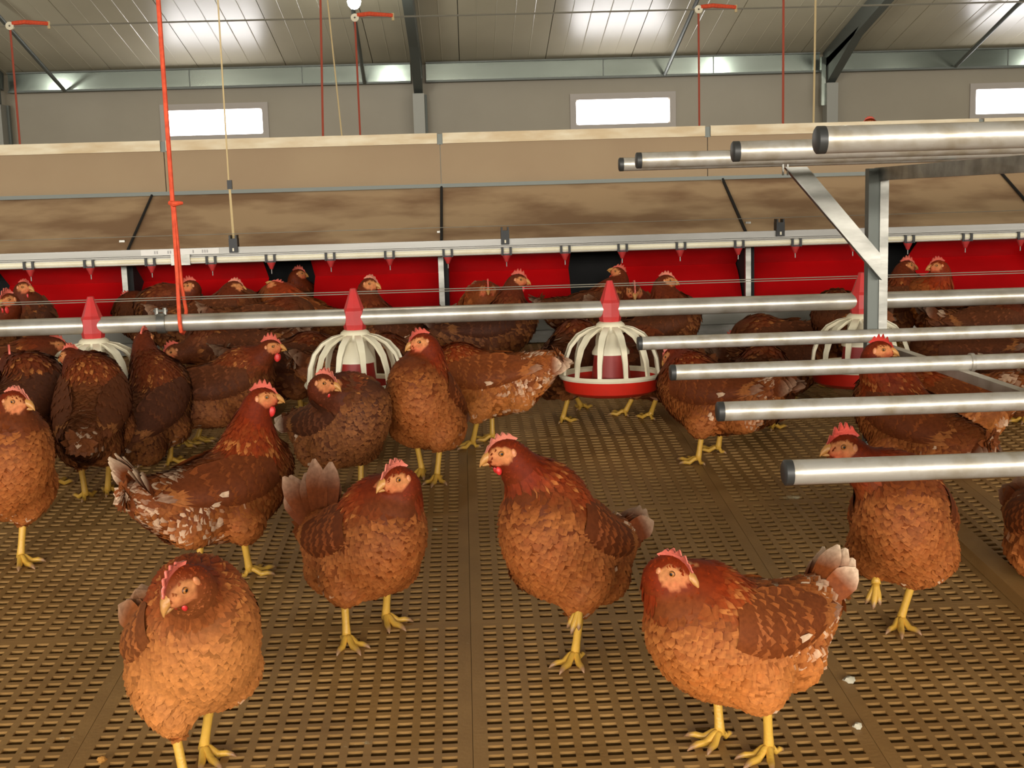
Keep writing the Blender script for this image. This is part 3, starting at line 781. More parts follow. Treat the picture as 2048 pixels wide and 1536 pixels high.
def mb_arr(m, col):
    V = np.array(m.v, float); f4 = [f for f in m.f if len(f) == 4]; f3 = [f for f in m.f if len(f) == 3]
    for f in m.f:
        if len(f) > 4:
            for i in range(1, len(f) - 1): f3.append((f[0], f[i], f[i + 1]))
    return V, np.array(f4, int).reshape(-1, 4), np.array(f3, int).reshape(-1, 3), np.broadcast_to(np.array(col), V.shape)

def ellip(c, ax, n=10, m=8):
    """ax: 3x3 rows scaled axes"""
    b = MB(); th = np.linspace(0.02, math.pi - 0.02, m)
    for t in th:
        for j in range(n):
            a = 2 * math.pi * j / n
            d = np.array([math.sin(t) * math.cos(a), math.sin(t) * math.sin(a), math.cos(t)])
            b.v.append(tuple(np.asarray(c) + d @ ax))
    for i in range(m - 1):
        for j in range(n):
            p, q = i * n + j, i * n + (j + 1) % n; b.f.append((p, p + n, q + n, q))
    b.f.append(tuple(range(n))); b.f.append(tuple((m - 1) * n + j for j in range(n))[::-1])
    return b

GOLD = np.array(lin((214, 142, 74))); SKIN = np.array(lin((192, 126, 76))); COMBC = np.array(lin((204, 62, 52))); WATC = np.array(lin((206, 46, 42))); BEAKC = np.array(lin((190, 134, 70)))
LEGC = np.array(lin((214, 166, 66))); CLAW = np.array(lin((150, 112, 78)))

def build_hen(sp):
    rng = np.random.default_rng(sp.get('seed', 1))
    sc = sp.get('s', 1.0); near = sp.get('near', False)
    # --- feet in the world -> root
    yaw = R(sp['yaw']); cy, sy = math.cos(yaw), math.sin(yaw)
    if 'feet' in sp:
        fw = [ground(*p) for p in sp['feet']]
        root = (fw[0] + fw[1]) / 2
        root.z = min(slat_z(root.y), min(f.z for f in fw))
    else:
        px, Y = sp['col']; p = at(px, 600, Y); root = Vector((p.x, Y, sp.get('z', slat_z(Y)))); fw = None
    toL = lambda w: np.array([(w.x - root.x) * cy + (w.y - root.y) * sy, -(w.x - root.x) * sy + (w.y - root.y) * cy, w.z - root.z])
    if fw: feet = [toL(f) for f in fw]
    else:
        feet = []
        for s in (1, -1):
            f = np.array([.01 * s + .0, .04 * s, 0.]); wy = f[0] * sy + f[1] * cy
            f[2] = (slat_z(root.y + wy) - slat_z(root.y)) if 'z' not in sp else 0; feet.append(f * 1.0)
    feet.sort(key=lambda f: -f[1])           # left (+y) first
    lift = sp.get('lift')                    # (px, py, dY, side): raised foot
    bp = sp.get('body')
    if bp:
        bw = at(bp[0], bp[1], root.y + (bp[2] if len(bp) > 2 else 0)); bc = toL(bw)
    else: bc = np.array([0., 0., .205 * sc])
    pit = R(sp.get('pitch', 8)); cp, spn = math.cos(pit), math.sin(pit)
    fwd = np.array([cp, 0, spn]); up = np.array([-spn, 0, cp]); lat = np.array([0, 1., 0])
    fat = sp.get('fat', 1.0)
    BF = lambda x, y, z: bc + sc * (fwd * x + lat * y + up * z)
    # --- head
    hp = sp.get('head')
    if hp: hc = toL(at(hp[0], hp[1], root.y + hp[2]))
    else: hc = bc + sc * np.array(sp.get('hl', (.135, 0, .165)))
    hy = R(sp.get('hyaw', sp['yaw']) - sp['yaw']); hpi = R(sp.get('hpitch', -5))
    hf = np.array([math.cos(hy) * math.cos(hpi), math.sin(hy) * math.cos(hpi), math.sin(hpi)])
    hl = np.array([-math.sin(hy), math.cos(hy), 0]); hu = np.cross(hf, hl)
    HF = lambda u, v, w: hc + sc * (hf * u + hl * v + hu * w)
    # --- implicit body
    C, Rd, Tn, Rg = [], [], [], []
    st = np.array([(-.192, .076, .018), (-.165, .056, .043), (-.115, .022, .068), (-.055, .000, .084), (.0, -.004, .092), (.05, .004, .088), (.09, .018, .070), (.112, .03, .048)])
    cc = crom(st, 22)
    ctr = np.array([BF(x, 0, z) for x, z, r in cc])
    tn = nrm(np.gradient(ctr, axis=0)) * -1
    C.append(ctr); Rd.append(cc[:, 2] * sc * sp.get('girth', 1)); Tn.append(tn); Rg.append(np.ones(22))
    C.append(np.array([BF(-.10, s * .028, -.018) for s in (1, -1)])); Rd.append(np.array([.056, .056]) * sc); Tn.append(np.array([-fwd * .7 - up * .5] * 2)); Rg.append(np.array([1., 1.]))
    nb = BF(.062, 0, .030)
    nh = hc - hf * .016 * sc - hu * .012 * sc
    dist = np.linalg.norm(nh - nb)
    c1 = nb + (fwd * .35 + up * .9) * dist * .38; c2 = nh - (hf * .25 + np.array([0, 0, 1.0])) * dist * .30
    tt = np.linspace(0, 1, 14)[:, None]
    nk = (1 - tt) ** 3 * nb + 3 * (1 - tt) ** 2 * tt * c1 + 3 * (1 - tt) * tt ** 2 * c2 + tt ** 3 * nh
    nr = np.interp(tt[:, 0], [0, .3, .6, .85, 1], [.074, .058, .041, .031, .027]) * sc
    C.append(nk); Rd.append(nr); Tn.append(nrm(np.gradient(nk, axis=0)) * -1); Rg.append(np.zeros(14))
    hs = [(-.010, 0, .000, .023), (.002, 0, .002, .0225), (.012, 0, -.002, .019), (.020, 0, -.006, .0135)]
    C.append(np.array([HF(u, v, w) for u, v, w, r in hs])); Rd.append(np.array([r for *_, r in hs]) * sc); Tn.append(np.array([-hf * .8 - hu * .4] * 4)); Rg.append(np.zeros(4))
    # legs: hip, hock, foot
    legs = []
    for i, s in enumerate((1, -1)):
        hip = BF(-.008, s * .050 * fat, -.040); F = feet[i].copy(); up_leg = False
        if lift and lift[3] == s:
            F = toL(at(lift[0], lift[1], root.y + lift[2])); up_leg = True
        dv = nrm(hip - F)
        if up_leg: K = F + nrm(np.array([-.55, 0, .9])) * .062 * sc
        else: K = F + nrm(np.array([-.22, 0, 1.0]) + dv * .8) * .088 * sc
        if K[2] > hip[2] - .02: K[2] = hip[2] - .02
        legs.append((s, hip, K, F, up_leg))
        q = np.linspace(0, 1, 8)[:, None]; th = hip * (1 - q) + K * q + np.array([.012, 0, 0]) * np.sin(q * math.pi) * sc
        C.append(th[:-1]); Rd.append(np.linspace(.050, .0165, 8)[:-1] * sc); Tn.append(np.repeat(nrm(K - hip)[None], 7, 0)); Rg.append(np.full(7, 2.))
    C = np.concatenate(C); Rd = np.concatenate(Rd); Tn = np.concatenate(Tn); Rg = np.concatenate(Rg)
    ky = 1 / (.93 * fat)
    kk = .0045 * sc
    def sdf(P, full=False):
        D = np.empty((len(P), len(C)), np.float32)
        for j in range(len(C)):
            e = P - C[j]
            D[:, j] = np.sqrt(e[:, 0] ** 2 + (e[:, 1] * (ky if Rg[j] == 1 else 1)) ** 2 + e[:, 2] ** 2) - Rd[j]
        mn = D.min(1, keepdims=True); E = np.exp(-(D - mn) / kk); sm = E.sum(1)
        d = mn[:, 0] - kk * np.log(sm) + kk * 1.1
        if full: return d, E / sm[:, None]
        return d
    h = (.0058 if near else .0085) * sc
    lo = (C - Rd[:, None]).min(0) - 3 * h; hi = (C + Rd[:, None]).max(0) + 3 * h
    dims = np.ceil((hi - lo) / h).astype(int) + 1
    gx = [lo[k] + np.arange(dims[k]) * h for k in range(3)]
    G = np.stack(np.meshgrid(*gx, indexing='ij'), -1).reshape(-1, 3).astype(np.float32)
    # coarse cull: only evaluate near the spheres
    vals = np.full(len(G), .05, np.float32)
    near_m = np.zeros(len(G), bool)
    step = 2
    for a in range(0, len(C), step):
        e = G - C[a].astype(np.float32); near_m |= (e ** 2).sum(1) < (Rd[a] + .03 * sc) ** 2
    vals[near_m] = sdf(G[near_m])
    V, Q = surface_nets(vals.reshape(dims), lo, h)
    def grad(P):
        e = 1e-3; g = np.empty_like(P)
        for k in range(3):
            a = P.copy(); a[:, k] += e; b = P.copy(); b[:, k] -= e; g[:, k] = sdf(a) - sdf(b)
        return nrm(g)
    V = V.astype(float); N = grad(V)
    V = V - N * sdf(V)[:, None] * .9
    # --- colours
    pal = [np.array(lin(c)) for c in PAL[sp.get('pal', 'red')]]
    pale_amt = sp.get('pale', .05)
    def colour(P, N_):
        d, Wt = sdf(P, True); t = Wt @ Tn; t = nrm(t)
        neck = Wt[:, Rg == 0].sum(1); thigh = Wt[:, Rg == 2].sum(1)
        rel = P - bc; xb = rel @ fwd / sc; zb = rel @ up / sc
        low = np.clip((.01 - zb) / .05, 0, 1)[:, None]
        c = pal[1] * (1 - low) + pal[2] * low
        fl = np.clip((-.04 - xb) / .07, 0, 1)[:, None] * low
        c = c * (1 - fl) + pal[3] * fl
        c = c * (1 - thigh[:, None] * .6) + pal[3] * thigh[:, None] * .6
        # hackle colour fades into the breast along the lower neck
        hd = np.clip((zb - .015) / .05, 0, 1); nk_ = (neck * (.35 + .65 * hd))[:, None]
        front = np.clip((rel @ fwd / sc - .05) / .05, 0, 1) * np.clip((.07 - zb) / .05, 0, 1)
        nk_ = nk_ * (1 - .7 * front[:, None])
        c = c * (1 - nk_) + pal[0] * nk_
        return c, t, neck, thigh, xb, zb
    def facemask(P):
        e = (P - hc) / sc; u, v, w = e @ hf, e @ hl, e @ hu
        ell = ((u - .009) / .0195) ** 2 + ((w + .0015 + .12 * (u - .009)) / .0155) ** 2 + .09 * np.sin(u * 900 + v * 700) * np.cos(w * 1100)
        return (ell < 1) & (np.abs(v) < .028) & (w < .013), u, v, w
    bcol, *_ = colour(V, N)
    fm, u, v, w = facemask(V)
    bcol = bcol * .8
    bcol[fm] = SKIN * (.9 + .2 * rng.random((fm.sum(), 1))) 
    kr = np.clip(.15 + (-w - .002) / .02 * .5 + (u - .004) / .02 * .25 + rng.normal(0, .08, len(u)), 0, .7)[:, None] * (.45 if sp.get('combpale', .25) >= .3 else .9)
    bcol[fm] = bcol[fm] * (1 - kr[fm]) + COMBC * .9 * kr[fm]
    parts = [(V, Q, np.zeros((0, 3), int), bcol)]
    # --- contour feathers
    tri = V[Q[:, 0]]; a_ = np.linalg.norm(np.cross(V[Q[:, 1]] - V[Q[:, 0]], V[Q[:, 3]] - V[Q[:, 0]]), axis=1)
    nf = sp.get('nf', 3400 if near else 900)
    pick = rng.choice(len(Q), nf * 3, p=a_ / a_.sum())
    uu, vv = rng.random((2, len(pick), 1))
    P = (V[Q[pick, 0]] * (1 - uu) + V[Q[pick, 1]] * uu) * (1 - vv) + (V[Q[pick, 3]] * (1 - uu) + V[Q[pick, 2]] * uu) * vv
    cell = (.0078 if near else .0140) * sc
    c0, t0, neck, thigh, xb, zb = colour(P, None)
    headd = np.linalg.norm(P - hc, axis=1) / sc
    size = np.where(headd < .04, .5, np.where(neck > .5, .72, 1.0))
    key = np.floor(P / (cell * size[:, None])).astype(np.int64)
    _, keep = np.unique(key @ np.array([1, 100003, 10007 * 100003]), return_index=True)
    P = P[keep]
    fm, *_ = facemask(P); P = P[~fm]
    Nn = grad(P); c0, t0, neck, thigh, xb, zb = colour(P, Nn); headd = np.linalg.norm(P - hc, axis=1) / sc
    t0 = t0 + np.array([0, 0, -.30]) * (1 - neck[:, None]) + rng.normal(0, .10, P.shape)
    t0 = nrm(t0 - Nn * (t0 * Nn).sum(1, keepdims=True))
    nk_ = neck > .5; n = len(P)
    L = np.where(nk_, .030, np.where(zb < .05, .023, .027)) * (1 + .25 * rng.random(n)); Wd = np.where(nk_, .0095, np.where(zb < .05, .0155, .0185)) * (1 + .2 * rng.random(n))
    L = np.where(headd < .04, .011, L); Wd = np.where(headd < .04, .006, Wd)
    bk = (zb > .03) & ~nk_; L = np.where(bk, L * 1.25, L)
    fl = (xb < -.07) & (zb < .02); L = np.where(fl, L * 1.2, L)
    ts = (xb < -.11) & (zb > .03); L = np.where(ts, L * 1.15, L)
    if not near: L = L * 1.35; Wd = Wd * 1.45
    L *= sc; Wd *= sc
    lf = np.where(headd < .045, .0022, np.where(nk_, .0046, .0052)) * (0.7 + .7 * rng.random(n)) * (1 if near else 1.25) * sc
    var = (1 + rng.normal(0, .11, (n, 1))).clip(.65, 1.4)
    base = c0 * var
    lace = np.where(headd < .05, .0, 1) [:, None] * np.where(nk_, .12, np.where(zb < .04, .48, .16))[:, None] * (.4 + .9 * rng.random((n, 1)))
    tip = base * (1 - lace) + (pal[3] * .8 + GOLD * .35) * lace
    # pale feathers in patches
    ph = np.sin(xb * 60 + rng.random() * 6) + np.sin(zb * 70 + rng.random() * 6) + rng.normal(0, 1.0, n)
    pm = (ph > 2.6 - 8 * pale_amt * np.clip((.03 - xb) / .14, 0, 1)) & ~nk_ & (xb < .01) & (rng.random(n) < .75)
    pw = (.15 + .5 * rng.random((pm.sum(), 1))); tip[pm] = pal[4] * pw + tip[pm] * (1 - pw); base[pm] = base[pm] * (1 - pw * .35) + pal[4] * pw * .35
    strk = nk_ & (headd > .06) & (rng.random(n) < .12 + pale_amt * .6) & (zb < .12); tip[strk] = GOLD * .4 + tip[strk] * .6
    dend = sdf(P + t0 * L[:, None])
    bend = np.clip(2 * dend / L ** 2, -22 / sc, 22 / sc)
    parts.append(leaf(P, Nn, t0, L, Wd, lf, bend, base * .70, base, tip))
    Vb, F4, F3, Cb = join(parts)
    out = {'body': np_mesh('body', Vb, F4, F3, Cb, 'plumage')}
    # --- wings, folded against the flanks
    wings = []
    for s in (1, -1):
        nu, nv = 13, 9; U, Vv = np.meshgrid(np.linspace(0, 1, nu), np.linspace(-1, 1, nv), indexing='ij')
        x = .082 - .255 * U
        zc_ = .030 + .022 * U + .012 * U ** 2
        hh = .052 * np.sin(np.clip(U * .92 + .10, 0, 1) * math.pi) ** .6 * (1 - .35 * U)
        z = zc_ + hh * Vv
        y = np.full(x.shape, .16)
        pts = lambda yy: bc + sc * (x[..., None] * fwd + (s * yy)[..., None] * lat + z[..., None] * up)
        for _ in range(26):
            dd = sdf(pts(y).reshape(-1, 3)).reshape(x.shape) / sc
            y = np.maximum(y - np.clip(dd, -.02, .05) * .8, .012)
        # never cut in quicker than the body tapers
        ymin = (.060 - .055 * U) * fat; y = np.maximum(y, ymin)
        edge = (1 - Vv ** 2) * np.sin(np.clip(U + .05, 0, 1) * math.pi * .93) 
        y = y + .003 + .010 * np.clip(edge, 0, 1) ** .6
        Pw = pts(y)
        idx = np.arange(nu * nv).reshape(nu, nv)
        q = np.stack([idx[:-1, :-1], idx[1:, :-1], idx[1:, 1:], idx[:-1, 1:]], -1).reshape(-1, 4)
        if s > 0: q = q[:, ::-1]
        wc = np.broadcast_to(pal[1] * .75, (nu * nv, 3))
        wp = [(Pw.reshape(-1, 3), q, np.zeros((0, 3), int), wc)]
        du = np.gradient(Pw, axis=0); dv = np.gradient(Pw, axis=1); nn = nrm(np.cross(dv, du) * s)
        if (nn[..., 1] * s).mean() < 0: nn = -nn
        bl2 = lambda A, i0, fi, j0, fj: (A[i0, j0] * (1 - fi) + A[i0 + 1, j0] * fi) * (1 - fj) + (A[i0, j0 + 1] * (1 - fi) + A[i0 + 1, j0 + 1] * fi) * fj
        def row(us, vs, Lr, Wr, lf_, jit, cm, tipc):
            us = np.asarray(us); vs = np.asarray(vs)
            i = np.clip(us * (nu - 1), 0, nu - 1.001); j = np.clip((vs + 1) / 2 * (nv - 1), 0, nv - 1.001)
            i0, j0 = i.astype(int), j.astype(int); fi, fj = (i - i0)[:, None], (j - j0)[:, None]
            bl = lambda A: (A[i0, j0] * (1 - fi) + A[i0 + 1, j0] * fi) * (1 - fj) + (A[i0, j0 + 1] * (1 - fi) + A[i0 + 1, j0 + 1] * fi) * fj
            p, nq, tq = bl(Pw), nrm(bl(nn)), nrm(bl(du)); k = len(us)
            tq = nrm(tq + rng.normal(0, jit, (k, 3)) - up * .10 * vs[:, None]); tq = nrm(tq - nq * (tq * nq).sum(1, keepdims=True))
            v_ = (1 + rng.normal(0, .12, (k, 1))).clip(.7, 1.35); b_ = cm * v_
            LL = Lr * (1 + .15 * rng.random(k)) * sc
            ie = np.clip((us + LL / sc / .255) * (nu - 1), 0, nu - 1.001); i0 = ie.astype(int); fi = (ie - i0)[:, None]
            off = ((bl2(Pw, i0, fi, j0, fj) - (p + tq * LL[:, None])) * nq).sum(1)
            bw = np.clip(-2 * off / LL ** 2, -14 / sc, 10 / sc)
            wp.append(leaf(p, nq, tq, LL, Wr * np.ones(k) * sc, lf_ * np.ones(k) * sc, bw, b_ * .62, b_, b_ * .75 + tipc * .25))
        # flight feathers first, then coverts over them
        k = 8; vs_ = np.linspace(-.85, .75, k); row(.52 + .10 * rng.random(k) * 0 + .04 * np.abs(vs_), vs_, .088, .021, .006, .02, pal[1] * 1.05, GOLD)
        k = 5; vs_ = np.linspace(-.5, .5, k); row(np.full(k, .66), vs_, .080, .016, .006, .03, pal[1] * .95, pal[4] * (.5 + pale_amt) if pale_amt > .1 else pal[3])
        for r_, u0 in enumerate((.42, .30, .20, .11, .04)):
            k = 10 if near else 7; vs_ = np.linspace(-.95, .95, k) + rng.normal(0, .04, k)
            row(np.full(k, u0) + rng.normal(0, .012, k), vs_, (.050, .040, .034, .030, .026)[r_], (.019, .018, .017, .016, .015)[r_], .004, .05, pal[1], pal[3])
        if pale_amt > .08:
            k = int(1 + 3 * pale_amt); us_ = rng.uniform(.35, .75, k); vs_ = rng.uniform(-.95, -.2, k); row(us_, vs_, .034, .012, .007, .15, pal[4] * .55 + pal[3] * .3, pal[4])
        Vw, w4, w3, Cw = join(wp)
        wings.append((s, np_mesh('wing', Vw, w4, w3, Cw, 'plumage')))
    out['wings'] = wings
    # --- tail feathers
    tails = []; ta = R(sp.get('tail', 32)); nt_ = 9 if near else 7; tl = sp.get('tlen', .102) * sc; spread = sp.get('spread', 22)
    tb = BF(-.158, 0, .062)
    for i in range(nt_):
        g = (i / (nt_ - 1)) * 2 - 1
        a = ta + R(14) * (1 - abs(g)) + rng.normal(0, .05); yv = R(spread) * g + rng.normal(0, .04)
        d = -fwd * math.cos(a) * math.cos(yv) + up * math.sin(a) + lat * math.sin(yv); d = nrm(d)
        side = nrm(lat * (1 - .9 * abs(g)) * (1 if g >= 0 else 1) - up * 1.0 * np.sign(g) * abs(g) ** .6 if abs(g) > .01 else lat)
        nq = nrm(np.cross(d, side)); 
        if nq @ up < 0: nq = -nq
        side = np.cross(nq, d)
        nS = 8; Vt, Ct = [], []; tlv = 1 - .28 * abs(g) ** 1.3 + rng.normal(0, .05)
        cw = pal[1] * (1 + rng.normal(0, .08)); tipw = sp.get('tailtip', .25)
        for j in range(nS):
            q = j / (nS - 1); hw = .0215 * sc * (.35 + .65 * math.sin(min(1, q * 1.5 + .1) * math.pi / 2)) * (1 if q < .7 else (1 - ((q - .7) / .3) ** 1.6 * .85))
            c_ = tb + lat * g * .020 * sc + d * (q * tl * tlv) + nq * (-.010 * sc * q * q)
            col = cw if q < .62 else cw * (1 - tipw * (q - .62) / .38) + pal[4] * tipw * (q - .62) / .38
            for e in (-1, 0, 1):
                Vt.append(c_ + side * e * hw + nq * (.003 * sc * (1 - abs(e)))); Ct.append(col * (1.0 if e else .80))
        f = [(j * 3 + e, j * 3 + e + 1, j * 3 + e + 4, j * 3 + e + 3) for j in range(nS - 1) for e in (0, 1)]
        tails.append(np_mesh('tail_feather', np.array(Vt), np.array(f), np.zeros((0, 3), int), np.array(Ct), 'plumage'))
    out['tails'] = tails
    # --- head furniture
    cs = sp.get('comb', 1.0); cpale = sp.get('combpale', .25)
    bc_ = lambda u_: float(np.interp(u_, [-.03, -.015, 0, .015, .027], [.016, .0225, .0235, .018, .006]))
    prof = [(.027, .003), (.0285, .008)]
    for k in range(5):
        u0 = .0255 - k * .0098; hgt = (.009, .0145, .017, .016, .011)[k] * cs; vl = .42 * hgt
        prof += [(u0 + .0005, bc_(u0) + vl), (u0 - .0028, bc_(u0 - .0028) + hgt * .96), (u0 - .0048, bc_(u0 - .0048) + hgt), (u0 - .0085, bc_(u0 - .0085) + vl)]
    prof += [(-.030, .016), (-.022, .012), (-.005, .012), (.012, .006)]
    rows = []
    for (th_) in (-.0026, .0026):
        rows.append([HF(u_, th_ + sp.get('flop', .0) * max(0, w_ - .012), w_) for u_, w_ in prof])
    k = len(prof); Vc = np.array(rows[0] + rows[1]); 
    f3 = []; 
    import mathutils
    tess = mathutils.geometry.tessellate_polygon([[Vector((u_, w_, 0)) for u_, w_ in prof]])
    for t_ in tess: f3.append(t_); f3.append(tuple(i + k for i in t_[::-1]))
    f4 = [(i, (i + 1) % k, (i + 1) % k + k, i + k) for i in range(k)]
    cc_ = (COMBC * (1 - cpale) + np.array(lin((238, 170, 140))) * cpale)
    out['comb'] = np_mesh('comb', Vc, np.array(f4), np.array(f3), np.broadcast_to(cc_, Vc.shape), 'bare_skin', False)
    ax = lambda a, b, c: np.array([hf * a, hl * b, hu * c]) * sc
    wsz = sp.get('wattle', 1.0)
    out['wattles'] = []
    for s in (1, -1):
        b = ellip(HF(.015, s * .008, -.0195 - .0095 * max(wsz, .45)), ax(.0085 * max(wsz, .5), .0038, .0125 * max(wsz, .45))); v_, a4, a3, c_ = mb_arr(b, WATC); out['wattles'].append(np_mesh('wattle', v_, a4, a3, c_, 'bare_skin'))
    out['ears'] = []
    for s in (1, -1):
        b = ellip(HF(-.0125, s * .0222, -.003), ax(.0050, .0034, .0100)); v_, a4, a3, c_ = mb_arr(b, SKIN * .95 + COMBC * .12); out['ears'].append(np_mesh('ear_lobe', v_, a4, a3, c_, 'bare_skin'))
    out['eyes'] = []
    for s in (1, -1):
        b = MB(); n_, m_ = 14, 9; cl = []
        for i in range(m_):
            t = (i / (m_ - 1)) * math.pi * .5 + .02
            for j in range(n_):
                a = 2 * math.pi * j / n_; d = np.array([math.sin(t) * math.cos(a), s * math.cos(t) * .8, math.sin(t) * math.sin(a)])
                b.v.append(tuple(HF(.007 + d[0] * .0049, s * .0192 + d[1] * .0048, .0035 + d[2] * .0046)))
                cl.append(lin((16, 12, 8)) if i < 3 else (lin((170, 104, 38)) if i < 6 else lin((92, 58, 40))))
        for i in range(m_ - 1):
            for j in range(n_): b.f.append((i * n_ + j, (i + 1) * n_ + j, (i + 1) * n_ + (j + 1) % n_, i * n_ + (j + 1) % n_) if s > 0 else (i * n_ + j, i * n_ + (j + 1) % n_, (i + 1) * n_ + (j + 1) % n_, (i + 1) * n_ + j))
        b.f.append(tuple(range(n_)))
        v_, a4, a3, _ = mb_arr(b, (0, 0, 0)); out['eyes'].append(np_mesh('eye', v_, a4, a3, np.array(cl), 'bare_skin'))
    bk = []
    for (kind, pr) in (('u', [(.016, .000, .0115, .0105), (.024, .001, .0095, .0090), (.032, -.001, .0068, .0070), (.039, -.006, .0036, .0046), (.0425, -.0115, .0010, .0016)]),
                       ('l', [(.016, -.010, .0090, .0055), (.026, -.010, .0070, .0042), (.034, -.0105, .0040, .0028), (.038, -.011, .0012, .0012)])):
        b = MB(); n_ = 10
        for u_, w_, a_, c_ in pr:
            for j in range(n_):
                t = 2 * math.pi * j / n_; b.v.append(tuple(HF(u_, a_ * math.cos(t), w_ + c_ * math.sin(t))))
        for i in range(len(pr) - 1):
            for j in range(n_):
                p, q = i * n_ + j, i * n_ + (j + 1) % n_; b.f.append((p, q, q + n_, p + n_))
        b.f.append(tuple((len(pr) - 1) * n_ + j for j in range(n_)))
        col = BEAKC if kind == 'u' else BEAKC * .85
        bk.append(mb_arr(b, col))
    v_, a4, a3, c_ = join(bk); out['beak'] = np_mesh('beak', v_, a4, a3, c_, 'bare_skin')
    # --- legs
    out['legs'] = []
    for s, hip, K, F, upl in legs:
        pts = []
        r0 = .0072 * sc
        an = F + np.array([0, 0, .011 * sc])
        prt = []
        q = np.linspace(0, 1, 9)[:, None]; sh = (K + nrm(hip - K) * .022 * sc) * (1 - q) + an * q
        rr = [.010, .0095, .0080, .0072, .0070, .0069, .0070, .0078, .0086]
        prt.append(mb_arr(MB().tube([Vector(p) for p in sh], [r * sc for r in rr], 12), LEGC))
        spl = sp.get('foot', 0)
        gz = lambda x, y: 0.0
        if not upl:
            slope = slat_z(root.y + .05) - slat_z(root.y - .05); slope /= .1
            gl = np.array([slope * sy, slope * cy])   # ground gradient in the local frame
        for (ang, ln, rd) in ((-36 + 6 * s, .054, .0058), (0, .062, .0062), (36 + 6 * s, .052, .0058), (172 - 12 * s, .026, .0050)):
            a = R(ang + s * 6 + spl); dx = np.array([math.cos(a), math.sin(a), 0])
            tp, tr, tc_ = [], [], []
            for q_ in (0, .2, .45, .7, .88, 1.0):
                p = an + dx * ln * q_ * sc
                if upl:
                    p = an + dx * ln * (q_ * .42) * sc + np.array([0, 0, -1]) * ln * q_ * (.62 if ang < 100 else .35) * sc
                else:
                    zg = F[2] + gl @ (dx[:2] * ln * q_ * sc)
                    p[2] = zg + (.011 * (1 - min(1, q_ * 2.2)) + rd * .75 + .0035 * math.sin(q_ * math.pi * 2) ** 2) * sc * (1 if q_ < 1 else .55)
                tp.append(Vector(p)); tr.append(sc * (rd * (1.08, .95, 1.0, .85, .62, .12)[(0, .2, .45, .7, .88, 1.0).index(q_)]))
            v_, a4, a3, _ = mb_arr(MB().tube(tp, tr, 8), LEGC); cl = np.repeat(np.array([LEGC, LEGC, LEGC * .95, LEGC * .92, CLAW, CLAW]), 8, 0)
            prt.append((v_, a4, a3, cl))
        v_, a4, a3, c_ = join(prt); out['legs'].append(np_mesh('leg', v_, a4, a3, c_, 'bare_skin'))
    # --- objects
    e = empty('hen', root, yaw); tag(e, sp['label'], 'hen', sp.get('group', 'brown hens on the slatted floor'))
    link('body', out['body'], e)
    for s, me in out['wings']: link('wing', me, e)
    for me in out['tails']: link('tail_feather', me, e)
    link('comb', out['comb'], e); link('beak', out['beak'], e)
    for k_, nm in (('wattles', 'wattle'), ('ears', 'ear_lobe'), ('eyes', 'eye'), ('legs', 'leg')):
        for me in out[k_]: link(nm, me, e)
    return e

